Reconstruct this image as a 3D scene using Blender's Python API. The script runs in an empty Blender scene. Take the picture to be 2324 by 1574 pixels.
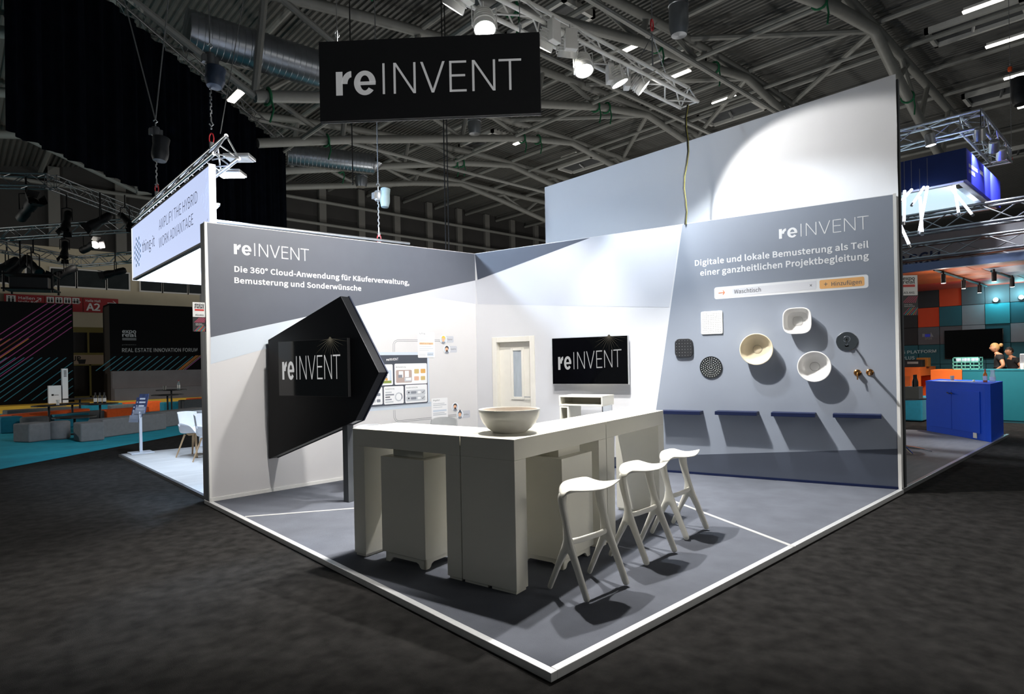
import bpy, bmesh, math, random
from mathutils import Vector, Matrix
random.seed(7)
SC = bpy.context.scene
COL = SC.collection
V = Vector
PI = math.pi

# ------------------------------------------------------------------ camera, world, exposure
F, CX, SY, ROLL, YAW, EYE = 1377.0, 1162.0, 823.2, math.radians(-1.1), math.radians(47.35), 1.70
fw = V((math.cos(YAW), math.sin(YAW), 0)); rt = V((math.sin(YAW), -math.cos(YAW), 0)); up = V((0, 0, 1))
rc = math.cos(ROLL) * rt + math.sin(ROLL) * up
uc = -math.sin(ROLL) * rt + math.cos(ROLL) * up
CAM = V((0, 0, EYE))
cd = bpy.data.cameras.new('camera'); cam = bpy.data.objects.new('camera', cd); COL.objects.link(cam)
cd.sensor_width = 36; cd.lens = F / 2324 * 36; cd.shift_y = (SY - 787) / 2324; cd.clip_end = 300
m = Matrix.Identity(4)
for i in range(3):
    m[i][0] = rc[i]; m[i][1] = uc[i]; m[i][2] = -fw[i]; m[i][3] = CAM[i]
cam.matrix_world = m
SC.camera = cam
SC.view_settings.view_transform = 'Standard'; SC.view_settings.look = 'None'
SC.view_settings.gamma = 1; SC.view_settings.use_curve_mapping = False
SC.view_settings.exposure = 0.0
w = bpy.data.worlds.new('world'); SC.world = w; w.use_nodes = True
w.node_tree.nodes['Background'].inputs[0].default_value = (0.80, 0.92, 1.0, 1)
w.node_tree.nodes['Background'].inputs[1].default_value = 0.075

LIGHTS = []
def lamp_data(kind, power, color, size=.08, cone=None, blend=.25):
    l = bpy.data.lights.new('lamp_light', kind); l.energy = power; l.color = color
    if kind == 'SPOT':
        l.shadow_soft_size = size; l.spot_size = cone; l.spot_blend = blend
    elif kind == 'POINT':
        l.shadow_soft_size = size
    return l
def fill_lights():
    # unseen point lights added as fill for the roof, left seats and counter fronts
    for x, y, p in ((13, 13, 350), (15, 24, 500), (24, 12, 700), (27, 22, 800), (24, 34, 800), (40, 16, 1100), (42, 30, 1000), (-7, 27, 1500), (7, -6, 700)):
        put_light(lamp_data('POINT', p, (1, .96, .9), .3 if y > 0 else 1.6), (x, y, 3.6))
def put_light(l, loc, target=None, parent=None):
    o = bpy.data.objects.new('lamp_light', l); COL.objects.link(o)
    p = V(loc)
    if target is not None:
        o.rotation_euler = (V(target) - p).to_track_quat('-Z', 'Y').to_euler()
    if parent is not None:
        o.parent = parent; p = p - ORG.get(parent.name, V((0, 0, 0)))
    o.location = p
    return o

ORG = {}
fill_lights()

# ------------------------------------------------------------------ points of the place seen at a pixel of the frame
def ray(x, y): return fw + rc * ((x - CX) / F) - uc * ((y - SY) / F)
def PZ(x, y, z):
    r = ray(x, y); return CAM + r * ((z - EYE) / r.z)
def PP(x, y, p0, n):
    r = ray(x, y); n = V(n); return CAM + r * ((V(p0) - CAM).dot(n) / r.dot(n))
def PD(x, y, d): return CAM + ray(x, y) * d

# ------------------------------------------------------------------ materials
MATS = {}
def lin(c): return c / 12.92 if c <= .04045 else ((c + .055) / 1.055) ** 2.4
def hexc(h):
    h = h.lstrip('#'); return tuple(lin(int(h[i:i + 2], 16) / 255) for i in (0, 2, 4))
def M(name, col=None, rough=.5, metal=0., emit=None, es=1., vary=0., scale=8., bump=0., bscale=60., spec=.5, alpha=1., trans=0., stretch=None):
    if name in MATS: return MATS[name]
    mt = bpy.data.materials.new(name); mt.use_nodes = True; nt = mt.node_tree; b = nt.nodes['Principled BSDF']
    c = hexc(col) if isinstance(col, str) else (col or (0, 0, 0))
    b.inputs['Base Color'].default_value = (*c, 1); b.inputs['Roughness'].default_value = rough
    b.inputs['Metallic'].default_value = metal; b.inputs['Specular IOR Level'].default_value = spec
    if trans: b.inputs['Transmission Weight'].default_value = trans
    if alpha < 1: b.inputs['Alpha'].default_value = alpha
    if emit is not None:
        e = hexc(emit) if isinstance(emit, str) else emit
        b.inputs['Emission Color'].default_value = (*e, 1); b.inputs['Emission Strength'].default_value = es
    if vary or bump:
        tc = nt.nodes.new('ShaderNodeTexCoord'); src = tc.outputs['Object']
        if stretch:
            mp = nt.nodes.new('ShaderNodeMapping'); mp.inputs['Scale'].default_value = stretch
            nt.links.new(src, mp.inputs['Vector']); src = mp.outputs['Vector']
        if vary:
            nz = nt.nodes.new('ShaderNodeTexNoise'); nz.inputs['Scale'].default_value = scale; nz.inputs['Detail'].default_value = 6
            nt.links.new(src, nz.inputs['Vector'])
            mr = nt.nodes.new('ShaderNodeMapRange'); mr.inputs['From Min'].default_value = .3; mr.inputs['From Max'].default_value = .7
            mr.inputs['To Min'].default_value = 1 - vary; mr.inputs['To Max'].default_value = 1 + vary
            nt.links.new(nz.outputs['Fac'], mr.inputs['Value'])
            mx = nt.nodes.new('ShaderNodeVectorMath'); mx.operation = 'SCALE'; mx.inputs[0].default_value = c
            nt.links.new(mr.outputs['Result'], mx.inputs['Scale'])
            nt.links.new(mx.outputs['Vector'], b.inputs['Base Color'])
        if bump:
            nz = nt.nodes.new('ShaderNodeTexNoise'); nz.inputs['Scale'].default_value = bscale; nz.inputs['Detail'].default_value = 4
            nt.links.new(src, nz.inputs['Vector'])
            bp = nt.nodes.new('ShaderNodeBump'); bp.inputs['Strength'].default_value = bump; bp.inputs['Distance'].default_value = .01
            nt.links.new(nz.outputs['Fac'], bp.inputs['Height']); nt.links.new(bp.outputs['Normal'], b.inputs['Normal'])
    MATS[name] = mt
    return mt

# ------------------------------------------------------------------ mesh building
class MB:
    def __init__(s): s.v = []; s.f = []; s.mi = []; s.cur = 0
    def mat(s, i): s.cur = i; return s
    def add(s, vs, fs):
        o = len(s.v); s.v += [V(p) for p in vs]
        for f in fs: s.f.append([o + i for i in f]); s.mi.append(s.cur)
        return s
    def obox(s, o, a, b, c):
        o, a, b, c = V(o), V(a), V(b), V(c)
        if a.cross(b).dot(c) < 0: a, b = b, a
        p = [o, o + a, o + a + b, o + b, o + c, o + a + c, o + a + b + c, o + b + c]
        return s.add(p, [(3, 2, 1, 0), (4, 5, 6, 7), (0, 1, 5, 4), (1, 2, 6, 5), (2, 3, 7, 6), (3, 0, 4, 7)])
    def box(s, x0, x1, y0, y1, z0, z1):
        return s.obox((x0, y0, z0), (x1 - x0, 0, 0), (0, y1 - y0, 0), (0, 0, z1 - z0))
    def quad(s, *p): return s.add(p, [tuple(range(len(p)))])
    def prism(s, pts, off):
        pts = [V(p) for p in pts]; off = V(off); n = len(pts)
        nn = V((0, 0, 0))
        for i in range(n): nn += (pts[i] - pts[0]).cross(pts[(i + 1) % n] - pts[0])
        if nn.dot(off) > 0: pts = pts[::-1]
        vs = pts + [p + off for p in pts]
        fs = [tuple(range(n)), tuple(range(2 * n - 1, n - 1, -1))]
        for i in range(n):
            j = (i + 1) % n; fs.append((j, i, n + i, n + j))
        return s.add(vs, fs)
    def tube(s, pts, r, n=8, cap=True, flat=None):
        pts = [V(p) for p in pts]; rs = r if isinstance(r, (list, tuple)) else [r] * len(pts)
        vs = []; fs = []; prev = None
        for i, p in enumerate(pts):
            if i == 0: t = pts[1] - p
            elif i == len(pts) - 1: t = p - pts[i - 1]
            else: t = (pts[i + 1] - p).normalized() + (p - pts[i - 1]).normalized()
            t = t.normalized() if t.length > 1e-9 else V((0, 0, 1))
            if prev is None:
                a = t.cross(V((0, 0, 1)))
                if a.length < .05: a = t.cross(V((1, 0, 0)))
            else: a = prev - t * prev.dot(t)
            a.normalize(); b = t.cross(a); prev = a
            ra, rb = (rs[i] if isinstance(rs[i], tuple) else (rs[i], rs[i]))
            for k in range(n):
                an = 2 * PI * k / n; vs.append(p + a * (ra * math.cos(an)) + b * (rb * math.sin(an)))
        for i in range(len(pts) - 1):
            for k in range(n):
                k2 = (k + 1) % n; fs.append((i * n + k, i * n + k2, (i + 1) * n + k2, (i + 1) * n + k))
        if cap:
            fs.append(tuple(range(n - 1, -1, -1))); o = (len(pts) - 1) * n; fs.append(tuple(o + k for k in range(n)))
        return s.add(vs, fs)
    def lathe(s, prof, c=(0, 0, 0), ax=(0, 0, 1), n=24, sq=None, xd=None, open_end=False, open_start=False):
        c = V(c); ax = V(ax).normalized()
        a = V(xd).normalized() if xd is not None else ax.cross(V((0, 0, 1)))
        if a.length < .05: a = ax.cross(V((1, 0, 0)))
        a.normalize(); b = ax.cross(a); vs = []; fs = []
        for (r, h) in prof:
            for k in range(n):
                an = 2 * PI * k / n; ca, sa = math.cos(an), math.sin(an); q = 1
                if sq: q = 1 / ((abs(ca) ** sq + abs(sa) ** sq) ** (1 / sq))
                vs.append(c + ax * h + (a * ca + b * sa) * (r * q))
        for i in range(len(prof) - 1):
            for k in range(n):
                k2 = (k + 1) % n; fs.append((i * n + k, i * n + k2, (i + 1) * n + k2, (i + 1) * n + k))
        if prof[0][0] > 1e-6 and not open_start: fs.append(tuple(range(n - 1, -1, -1)))
        o = (len(prof) - 1) * n
        if prof[-1][0] > 1e-6 and not open_end: fs.append(tuple(o + k for k in range(n)))
        return s.add(vs, fs)
    def ball(s, c, r, n=12, k=8, sc=(1, 1, 1)):
        c = V(c); vs = [c + V((0, 0, -r * sc[2]))]; fs = []
        for i in range(1, k):
            t = PI * i / k
            for j in range(n):
                a = 2 * PI * j / n
                vs.append(c + V((r * sc[0] * math.sin(t) * math.cos(a), r * sc[1] * math.sin(t) * math.sin(a), -r * sc[2] * math.cos(t))))
        vs.append(c + V((0, 0, r * sc[2])))
        for j in range(n): fs.append((0, 1 + (j + 1) % n, 1 + j))
        for i in range(k - 2):
            for j in range(n):
                a = 1 + i * n; fs.append((a + j, a + (j + 1) % n, a + n + (j + 1) % n, a + n + j))
        a = 1 + (k - 2) * n; e = len(vs) - 1
        for j in range(n): fs.append((a + j, a + (j + 1) % n, e))
        return s.add(vs, fs)
    def disc(s, c, nrm, r, n=20, r2=None, xd=None):
        c = V(c); nrm = V(nrm).normalized(); a = V(xd).normalized() if xd is not None else nrm.cross(V((0, 0, 1)))
        if a.length < .05: a = nrm.cross(V((1, 0, 0)))
        a.normalize(); b = nrm.cross(a)
        return s.add([c + a * (r * math.cos(2 * PI * k / n)) + b * ((r2 or r) * math.sin(2 * PI * k / n)) for k in range(n)], [tuple(range(n))])
    def build(s, name, mats, parent=None, origin=None, smooth=False, bevel=0, seg=2, local=False, sub=0):
        if not isinstance(mats, (list, tuple)): mats = [mats]
        if parent is not None: off = V((0, 0, 0)) if local else ORG[parent.name]
        elif origin is not None: off = V(origin)
        else:
            lo = [min(p[i] for p in s.v) for i in range(3)]; hi = [max(p[i] for p in s.v) for i in range(3)]
            off = V(((lo[0] + hi[0]) / 2, (lo[1] + hi[1]) / 2, lo[2]))
        me = bpy.data.meshes.new(name); me.from_pydata([p - off for p in s.v], [], s.f); me.update()
        for mm in mats: me.materials.append(mm)
        if len(mats) > 1: me.polygons.foreach_set('material_index', s.mi)
        if smooth: me.shade_smooth(); me.set_sharp_from_angle(angle=math.radians(38))
        o = bpy.data.objects.new(name, me); COL.objects.link(o)
        if parent is not None: o.parent = parent; ORG[o.name] = off
        else: o.location = off; ORG[o.name] = off
        if bevel:
            md = o.modifiers.new('edge', 'BEVEL'); md.width = bevel; md.segments = seg; md.limit_method = 'ANGLE'; md.angle_limit = .6
        if sub:
            md = o.modifiers.new('smooth', 'SUBSURF'); md.levels = sub; md.render_levels = sub
        return o

def tag(o, label, cat, group=None, kind=None):
    o['label'] = label; o['category'] = cat
    if group: o['group'] = group
    if kind: o['kind'] = kind
    return o
def thing(name, label, cat, loc, group=None, kind=None):
    o = bpy.data.objects.new(name, None); COL.objects.link(o); o.empty_display_size = .1
    o.location = loc; ORG[o.name] = V(loc)
    return tag(o, label, cat, group, kind)
def struct(o): o['kind'] = 'structure'; return o
def sempty(name, loc):
    o = bpy.data.objects.new(name, None); COL.objects.link(o); o.location = loc; ORG[o.name] = V(loc); o['kind'] = 'structure'; return o
def dup(root, loc, rotz, label, group=None):
    r = root.copy(); COL.objects.link(r); r.location = loc; r.rotation_euler = (0, 0, rotz); r['label'] = label
    if group: r['group'] = group
    for ch in list(root.children):
        c = ch.copy(); COL.objects.link(c); c.parent = r
        for g in list(ch.children):
            d = g.copy(); COL.objects.link(d); d.parent = c
    return r

# ------------------------------------------------------------------ lettering
_glyph = {}
def clear_face():
    """the plain sans that ships inside Blender; the built-in face when it is not there"""
    try:
        import os
        p = os.path.join(bpy.utils.system_resource('DATAFILES'), 'fonts', 'Noto Sans CJK Regular.woff2')
        if not os.path.exists(p): return None
        f = bpy.data.fonts.load(p)
        cu = bpy.data.curves.new('probe', 'FONT'); cu.body = 'Hg'; cu.font = f; ob = bpy.data.objects.new('probe', cu); COL.objects.link(ob)
        me = bpy.data.meshes.new_from_object(ob.evaluated_get(bpy.context.evaluated_depsgraph_get())); ok = len(me.polygons) > 4
        bpy.data.objects.remove(ob); bpy.data.meshes.remove(me)
        return f if ok else None
    except Exception: return None
FACE = clear_face()
def glyphs(s, bold=0., sp=1.):
    if FACE and bold > 0: bold *= .55
    k = (s, bold, sp)
    if k in _glyph: return _glyph[k]
    cu = bpy.data.curves.new('lettering', 'FONT'); cu.body = s; cu.size = 1
    if FACE: cu.font = FACE
    cu.offset = bold; cu.resolution_u = 3; cu.space_character = sp
    ob = bpy.data.objects.new('lettering', cu); COL.objects.link(ob)
    dg = bpy.context.evaluated_depsgraph_get(); me = bpy.data.meshes.new_from_object(ob.evaluated_get(dg))
    vs = [(v.co.x, v.co.y) for v in me.vertices]; fs = [tuple(p.vertices) for p in me.polygons]
    bpy.data.objects.remove(ob); bpy.data.meshes.remove(me)
    _glyph[k] = (vs, fs); return _glyph[k]
def cap_h(bold=0.): return max(p[1] for p in glyphs('H', bold)[0]) - min(p[1] for p in glyphs('H', bold)[0])
def text(mb, s, o, X, Y, wd, cap=None, bold=0., sp=1., right=False, bbox=None):
    """lettering on a plane: baseline start o, width wd along X, capital height cap along Y (bbox: stretch the glyphs to that height)"""
    vs, fs = glyphs(s, bold, sp)
    x0 = min(p[0] for p in vs); x1 = max(p[0] for p in vs); y0 = min(p[1] for p in vs); y1 = max(p[1] for p in vs)
    kx = wd / (x1 - x0)
    if bbox: ky = bbox / (y1 - y0); yb = y0
    else: ky = (cap / cap_h(bold)) if cap else kx; yb = 0
    o, X, Y = V(o), V(X).normalized(), V(Y).normalized()
    return mb.add([o + X * ((p[0] - x0) * kx) + Y * ((p[1] - yb) * ky) for p in vs], fs)
def reinvent(mb, o, X, Y, wd, cap, sw=.075):
    """the word mark: heavy re, hairline INVENT"""
    X, Y = V(X).normalized(), V(Y).normalized(); kx = wd / 5.9; ky = cap; o = V(o)
    def P(x, y): return o + X * (x * kx) + Y * (y * ky)
    def arc(cx, cy, rx, ry, wx, wy, a0, a1, n=18):                     # a band of an ellipse, outer radii rx, ry, thickness wx, wy
        for i in range(n):
            t0, t1 = math.radians(a0 + (a1 - a0) * i / n), math.radians(a0 + (a1 - a0) * (i + 1) / n)
            mb.quad(*[P(cx + a * math.cos(t), cy + b * math.sin(t)) for a, b, t in ((rx - wx, ry - wy, t0), (rx, ry, t0), (rx, ry, t1), (rx - wx, ry - wy, t1))])
    mb.quad(P(0, 0), P(.215, 0), P(.215, .77), P(.03, .77)); mb.quad(P(0, 0), P(.03, .77), P(0, .77))
    arc(.50, .36, .33, .42, .20, .20, 90, 178, 10); mb.quad(P(.44, .60), P(.47, .595), P(.49, .775), P(.46, .785))
    arc(.93, .385, .35, .40, .20, .155, 0, 322, 30); mb.quad(P(.70, .315), P(1.275, .315), P(1.28, .43), P(.70, .43))
    w_ = sw
    def st(x0, y0, x1, y1, hw=None):
        if abs(y1 - y0) < 1e-6: mb.quad(P(x0, y0), P(x1, y0), P(x1, y0 + w_), P(x0, y0 + w_))
        else: mb.quad(P(x0, y0), P(x0 + (hw or w_), y0), P(x1 + (hw or w_), y1), P(x1, y1))
    st(1.50, 0, 1.50, 1)
    for a, b in ((1.85, 2.56), (4.35, 5.08)):
        st(a, 0, a, 1); st(b - w_, 0, b - w_, 1); st(b - w_ * 1.15, 0, a, 1, w_ * 1.15)
    st(3.06, 0, 2.71, 1, w_ * 1.1); st(3.06, 0, 3.41, 1, w_ * 1.1)
    st(3.63, 0, 3.63, 1); st(3.63, 0, 4.17, 0); st(3.63, .49, 4.13, .49); st(3.63, 1 - w_, 4.17, 1 - w_)
    st(5.51, 0, 5.51, 1); st(5.19, 1 - w_, 5.90, 1 - w_)
    return mb

class Plane:
    """a vertical face: origin, direction along it, outward normal; px -> point on it (lift = how far it stands proud)"""
    def __init__(s, o, x, n):
        s.o = V(o); s.x = V(x).normalized(); s.n = V(n).normalized()
    def at(s, px, py, lift=0.): return PP(px, py, s.o + s.n * lift, s.n)
    def pt(s, u, z, lift=0.): p = s.o + s.x * u + s.n * lift; return V((p.x, p.y, z))
    def poly(s, mb, pix, lift): return mb.quad(*[s.at(a, b, lift) for a, b in pix])
    def rect(s, mb, a, b, lift, r=0.):
        """upright rectangle from top-left to bottom-right pixel, optional round corners"""
        p, q = s.at(*a, lift), s.at(*b, lift); u0, u1 = (p - s.o).dot(s.x), (q - s.o).dot(s.x)
        return s.rrect(mb, u0, u1, q.z, p.z, lift, r)
    def rrect(s, mb, u0, u1, z0, z1, lift, r=0., n=4):
        if u0 > u1: u0, u1 = u1, u0
        if r <= 0: return mb.quad(s.pt(u0, z0, lift), s.pt(u1, z0, lift), s.pt(u1, z1, lift), s.pt(u0, z1, lift))
        ps = []
        for cx, cz, a0 in ((u1 - r, z0 + r, -90), (u1 - r, z1 - r, 0), (u0 + r, z1 - r, 90), (u0 + r, z0 + r, 180)):
            for k in range(n + 1):
                a = math.radians(a0 + 90 * k / n); ps.append(s.pt(cx + r * math.cos(a), cz + r * math.sin(a), lift))
        return mb.quad(*ps)
    def text(s, mb, t, a, b, hp, lift, **k):
        """lettering whose baseline runs from pixel a to pixel b; hp = pixel of the cap height above a"""
        p, q = s.at(*a, lift), s.at(*b, lift); h = s.at(a[0], hp, lift).z - p.z
        X = q - p; return text(mb, t, p, X, up, X.length, cap=h, **k)
    def mark(s, mb, a, b, hp, lift, **k):
        p, q = s.at(*a, lift), s.at(*b, lift); h = s.at(a[0], hp, lift).z - p.z
        X = q - p; return reinvent(mb, p, X, up, X.length, h, **k)
# ------------------------------------------------------------------ shared materials
M('carpet_dark', '#252423', .92, vary=.40, scale=9, bump=.6, bscale=220, spec=.05)
M('carpet_blue', '#5f626a', .95, vary=.10, scale=3.5, bump=.5, bscale=240, spec=.05)
M('carpet_teal', '#229bb0', .95, vary=.10, scale=3, bump=.4, bscale=200, spec=.2)
M('floor_grey', '#6e6f73', .6, vary=.12, scale=2, stretch=(1, 6, 1))
M('floor_pale', '#c2c3c4', .55, vary=.10, scale=1.6, stretch=(1, 5, 1))
M('deck', '#62625f', .55, vary=.08, scale=1.2)
M('steel_grey', '#90918d', .5, vary=.06, scale=3)
M('steel_dark', '#4a4d50', .5, vary=.1, scale=3)
M('alu', '#c4c6c8', .32, metal=.85, vary=.06, scale=20)
M('alu_dark', '#6e7072', .42, metal=.7, vary=.1, scale=20)
M('duct', '#a3a8af', .33, metal=.9, vary=.12, scale=2)
M('truss_white', '#d8d8d4', .4, vary=.05, scale=10)
M('white', '#e9e8e4', .5, vary=.02, scale=5)
M('white_gloss', '#eeede8', .18, vary=.02, scale=5)
M('stool_white', '#e2e0d6', .38, vary=.02, scale=6)
M('counter_white', '#e6e3d6', .42, vary=.015, scale=4)
M('wall_white', '#dbd9d9', .6, vary=.012, scale=3)
M('print_white', '#d6d6d9', .6, vary=.012, scale=3)
M('print_navy', '#5a5e68', .55, vary=.03, scale=4)
M('print_grey', '#8d94a0', .55, vary=.02, scale=3)
M('print_light', '#c6c8cf', .6, vary=.01, scale=3)
M('print_pale', '#d3dce6', .6, vary=.01, scale=3)
M('print_slate', '#474d5a', .55, vary=.03, scale=4); M('strip_grey', '#a9a9a8', .6, vary=.03); M('edge_alu', '#dfe0e0', .38, metal=.5, vary=.04, scale=20)
M('letter_white', '#f4f4f4', .6, vary=.01, scale=8)
M('navy', '#111c3e', .5, spec=.3, vary=.05, scale=5)
M('black', '#0b0b0d', .5, vary=.1, scale=5)
M('black_satin', '#05060a', .42, spec=.25, vary=.1, scale=5)
M('screen_black', '#040405', .08, vary=.05, scale=5)
M('screen_letter', '#101010', .3, emit='#bdbdbd', es=.85, vary=.01)
M('black_cloth', (.003, .004, .0065), 1., spec=0, vary=.25, scale=3)
M('rubber', '#151515', .7, vary=.1)
M('cable_black', '#141414', .6, vary=.1)
M('wire', '#8b8d8f', .4, metal=.6, vary=.1)
M('green_strap', '#1c6a45', .8, vary=.1)
M('red_steel', '#b3262c', .4, vary=.05)
M('orange_steel', '#d9521c', .45, vary=.05)
M('lamp_face', '#ffffff', .4, emit=(1., .97, .92), es=30, vary=.01)
M('strip_glow', '#ffffff', .4, emit=(1., .95, .84), es=4.5, vary=.01)
M('cream', '#cfc5ac', .7, vary=.05, scale=1)
M('hall_panel', '#3c3b3a', .75, vary=.12, scale=.8)
M('hall_column', '#7d7c78', .6, vary=.06, scale=1)
M('window_dark', '#33383a', .15, vary=.3, scale=1)
M('wood_stage', '#cfa02c', .6, vary=.12, scale=2, stretch=(1, 1, 8))
M('felt_grey', '#6f7072', .95, vary=.08, scale=12, bump=.5, bscale=120)
M('felt_dark', '#4c4d4f', .95, vary=.08, scale=12, bump=.5, bscale=120)
M('felt_orange', '#cf5216', .95, vary=.08, scale=12, bump=.5, bscale=120)
M('felt_teal', '#126f86', .95, vary=.08, scale=12, bump=.5, bscale=120)
M('stone', '#5d595c', .85, vary=.10, scale=2, bump=.3, bscale=30)
M('wood_leg', '#b79a76', .5, vary=.15, scale=6, stretch=(1, 1, .2))
mt = MATS
def lift(p, dz): return V((p.x, p.y, p.z + dz))

# ------------------------------------------------------------------ the hall: floor, roof, far wall
struct(MB().box(-14, 75, -12, 46, -.2, 0).build('floor', mt['carpet_dark']))
mb = MB()
fa = [PZ(0, 1065, 0), PZ(228, 1021, 0), PZ(455, 978, 0), PZ(700, 930, 0)]
mb.quad(*[V((p.x, p.y, .006)) for p in fa], V((24, 36.2, .006)), V((-12, 33, .006)), V((-8, 12, .006)))
struct(mb.build('floor_teal', mt['carpet_teal']))

def z_up(x): return 16.0 - (.0037 if x < 30 else .0006) * (x - 30) ** 2
def z_lo(x, steep=False, k=9):
    pts = [(2, 9.0), (7.4, 10.6), (13.5, 12.25), (20.6, 14.0), (25.2, 15.1), (29.6, 15.85)]
    pts += [(32.4, 14.9), (36.6, 13.7), (46, 11.5)] if steep else [(33.6, 15.3), (40, 14.2), (47, 12.8)]
    if k == 2 and x < 25: return 12.9 + (x - 12) * .19
    if k == 6 and x < 25.2: return 13.05 + (x - 15.6) * .21
    for (a, b), (c, d) in zip(pts, pts[1:]):
        if x <= c: return b + (d - b) * (x - a) / (c - a)
    return pts[-1][1]
mb = MB(); x = -16.0; prof = []
while x < 74:
    for dx, dz in ((0, 0), (.10, 0), (.13, .07), (.23, .07)): prof.append((x + dx, z_up(x + dx) + .55 + dz))
    x += .26
vs = []; fs = []
for i, (a, z) in enumerate(prof):
    vs += [(a, -12, z), (a, 46, z)]
    if i: fs.append((2 * i - 2, 2 * i - 1, 2 * i + 1, 2 * i))
mb.add(vs, fs); struct(mb.build('ceiling', mt['deck']))

wb = Plane((0, 46, 0), (1, 0, 0), (0, -1, 0))
w_empty = sempty('wall_back', (20, 46, 0))
MB().box(-16, 75, 46, 46.3, 0, 9.3).build('wall_plaster', mt['cream'], w_empty)
MB().box(-16, 75, 46, 46.3, 9.3, 17.5).build('upper_panel', mt['hall_panel'], w_empty)
for i in range(17):
    x = 21.9 + 3.45 * (i - 6)
    MB().box(x - .29, x + .29, 45.7, 46, 9.3, z_up(x) + .5).build('column', mt['hall_column'], w_empty)
for z, r in ((14.72, .13), (12.95, .12)):
    MB().tube([(-10, 45.3, z), (60, 45.3, z)], r, 8).build('rail', mt['steel_grey'], w_empty)
struct(MB().box(74.5, 75, -12, 46, 0, 16.5).build('wall_right', mt['hall_panel']))
for i, (a, b) in enumerate(((-4, 21), (60, 83), (116, 170), (175, 238), (243, 291), (318, 365), (369, 423), (427, 470))):
    dz = .3 * i * .0
    p, q = wb.at(a, 606), wb.at(b, 606)
    wz0, wz1 = 6.95, 7.98
    e = sempty('window_%d' % (i + 1), (p.x, 45.98, wz0))
    m1 = MB(); t = .09
    for bx in ((p.x - t, q.x + t, wz0 - t, wz0), (p.x - t, q.x + t, wz1, wz1 + t), (p.x - t, p.x, wz0, wz1), (q.x, q.x + t, wz0, wz1)):
        m1.box(bx[0], bx[1], 45.9, 46, bx[2], bx[3])
    m1.build('frame', mt['white'], e)
    MB().box(p.x, q.x, 45.96, 45.98, wz0, wz1).build('pane', mt['window_dark'], e)

# roof trusses: an arched top tube, a bent bottom tube, struts and diagonals between
TY = [2.7, 8.54, 14.3, 20.25, 26.05, 31.85, 37.65]
for k, y in enumerate(TY):
    e = sempty('roof_truss', (30, y, 15)); steep = k < 2
    xs = [0 + 1.5 * i for i in range(32)]
    MB().tube([(x, y, z_up(x)) for x in xs], .20, 10).build('top_tube', mt['steel_grey'], e, smooth=True)
    kn = [([12] if k == 2 else [9.6, 13.5] if k == 4 else [7.4, 13.5])][0] + [ 20.6, 25.2, 29.6] + ([32.4, 36.6, 46] if steep else [33.6, 40, 47])
    MB().tube([(x, y, z_lo(x, steep, k)) for x in kn], .24 if steep else .2, 10).build('bottom_tube', mt['steel_grey'], e, smooth=True)
    nd = [7.4, 13.5, 20.6, 25.2, 29.6, 33, 36.6, 41]
    for i, x in enumerate(nd):
        if x == 29.6 or x < kn[0] - .1: continue
        MB().tube([(x, y, z_lo(x, steep, k)), (x + (.4 if x < 29 else 1.6), y, z_up(x + .4))], .13, 8).build('strut', mt['steel_grey'], e, smooth=True)
    for a, b in ((2.5, 7.4), (8.2, 13.0), (16.6, 20.6), (22.6, 25.2), (33.4, 36.6)):
        if b < kn[0] - .1: continue
        MB().tube([(a, y, z_up(a)), (b, y, z_lo(b, steep, k))], .12, 8).build('diagonal', mt['steel_grey'], e, smooth=True)
# purlins between the trusses
for x in (4, 9, 14, 18.5, 22.5, 26, 29.6, 33, 36.6, 40.5, 44.5, 50, 56):
    struct(MB().tube([(x, 2.7, z_up(x) + .12), (x, 45.9, z_up(x) + .12)], .12, 8).build('roof_purlin', mt['steel_grey'], smooth=True))
for x in (11.5, 24.5, 31.2):
    struct(MB().tube([(x, 8.54, z_lo(x) + .1), (x, 31.85, z_lo(x) + .1)], .10, 8).build('roof_tie', mt['steel_grey'], smooth=True))
for i, (y, z, x0, x1) in enumerate(((11.4, 12.3, 8, 44), (14.6, 12.35, 12, 46), (26.05, 12.2, 8, 42))):
    struct(MB().tube([(x0, y, z), (x1, y, z)], .09, 8).build('roof_pipe', mt['steel_grey'], smooth=True))
for k, y in enumerate((20.25, 26.05)):                                  # bracing from the node to the next truss
    for a, b in ((7.4, 11.5),):
        struct(MB().tube([(a, y, z_lo(a)), (b, y + 5.8, z_up(b))], .12, 8).build('roof_brace', mt['steel_grey'], smooth=True))
for k, y in enumerate((8.54, 14.3, 20.25)):
    for a, b in ((29.6, 24), (29.6, 35)):
        struct(MB().tube([(a, y, 15.8), (b, y + 5.8, z_up(b))], .13, 8).build('roof_brace', mt['steel_grey'], smooth=True))

# green slings knotted round the bottom tubes
gs = [(836, 45, 2), (1165, 235, 2), (1352, 252, 3), (1376, 252, 3), (1490, 90, 2), (1620, 150, 2), (740, 290, 4), (1185, 312, 4), (1220, 316, 4), (608, 232, 3), (773, 378, 5), (1033, 372, 5), (1048, 372, 5), (2060, 225, 1), (1860, 25, 1)]
for px, py, k in gs:
    y = TY[k]; p = PP(px, py, (0, y, 0), (0, 1, 0)); z = z_lo(p.x, k < 2, k); mb = MB()
    ring = [(p.x + .03 * math.sin(t * 2), y + .27 * math.cos(t), z + .27 * math.sin(t)) for t in [2 * PI * i / 12 for i in range(13)]]
    mb.tube(ring, (.05), 6); mb.tube([(p.x, y - .25, z - .1), (p.x + .08, y - .28, z - .5), (p.x - .05, y - .28, z - .95)], .035, 6)
    o = mb.build('lifting_sling', mt['green_strap'], smooth=True)
    tag(o, 'green textile sling knotted round a bent grey roof tube', 'sling', 'green slings on the roof tubes')

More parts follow.
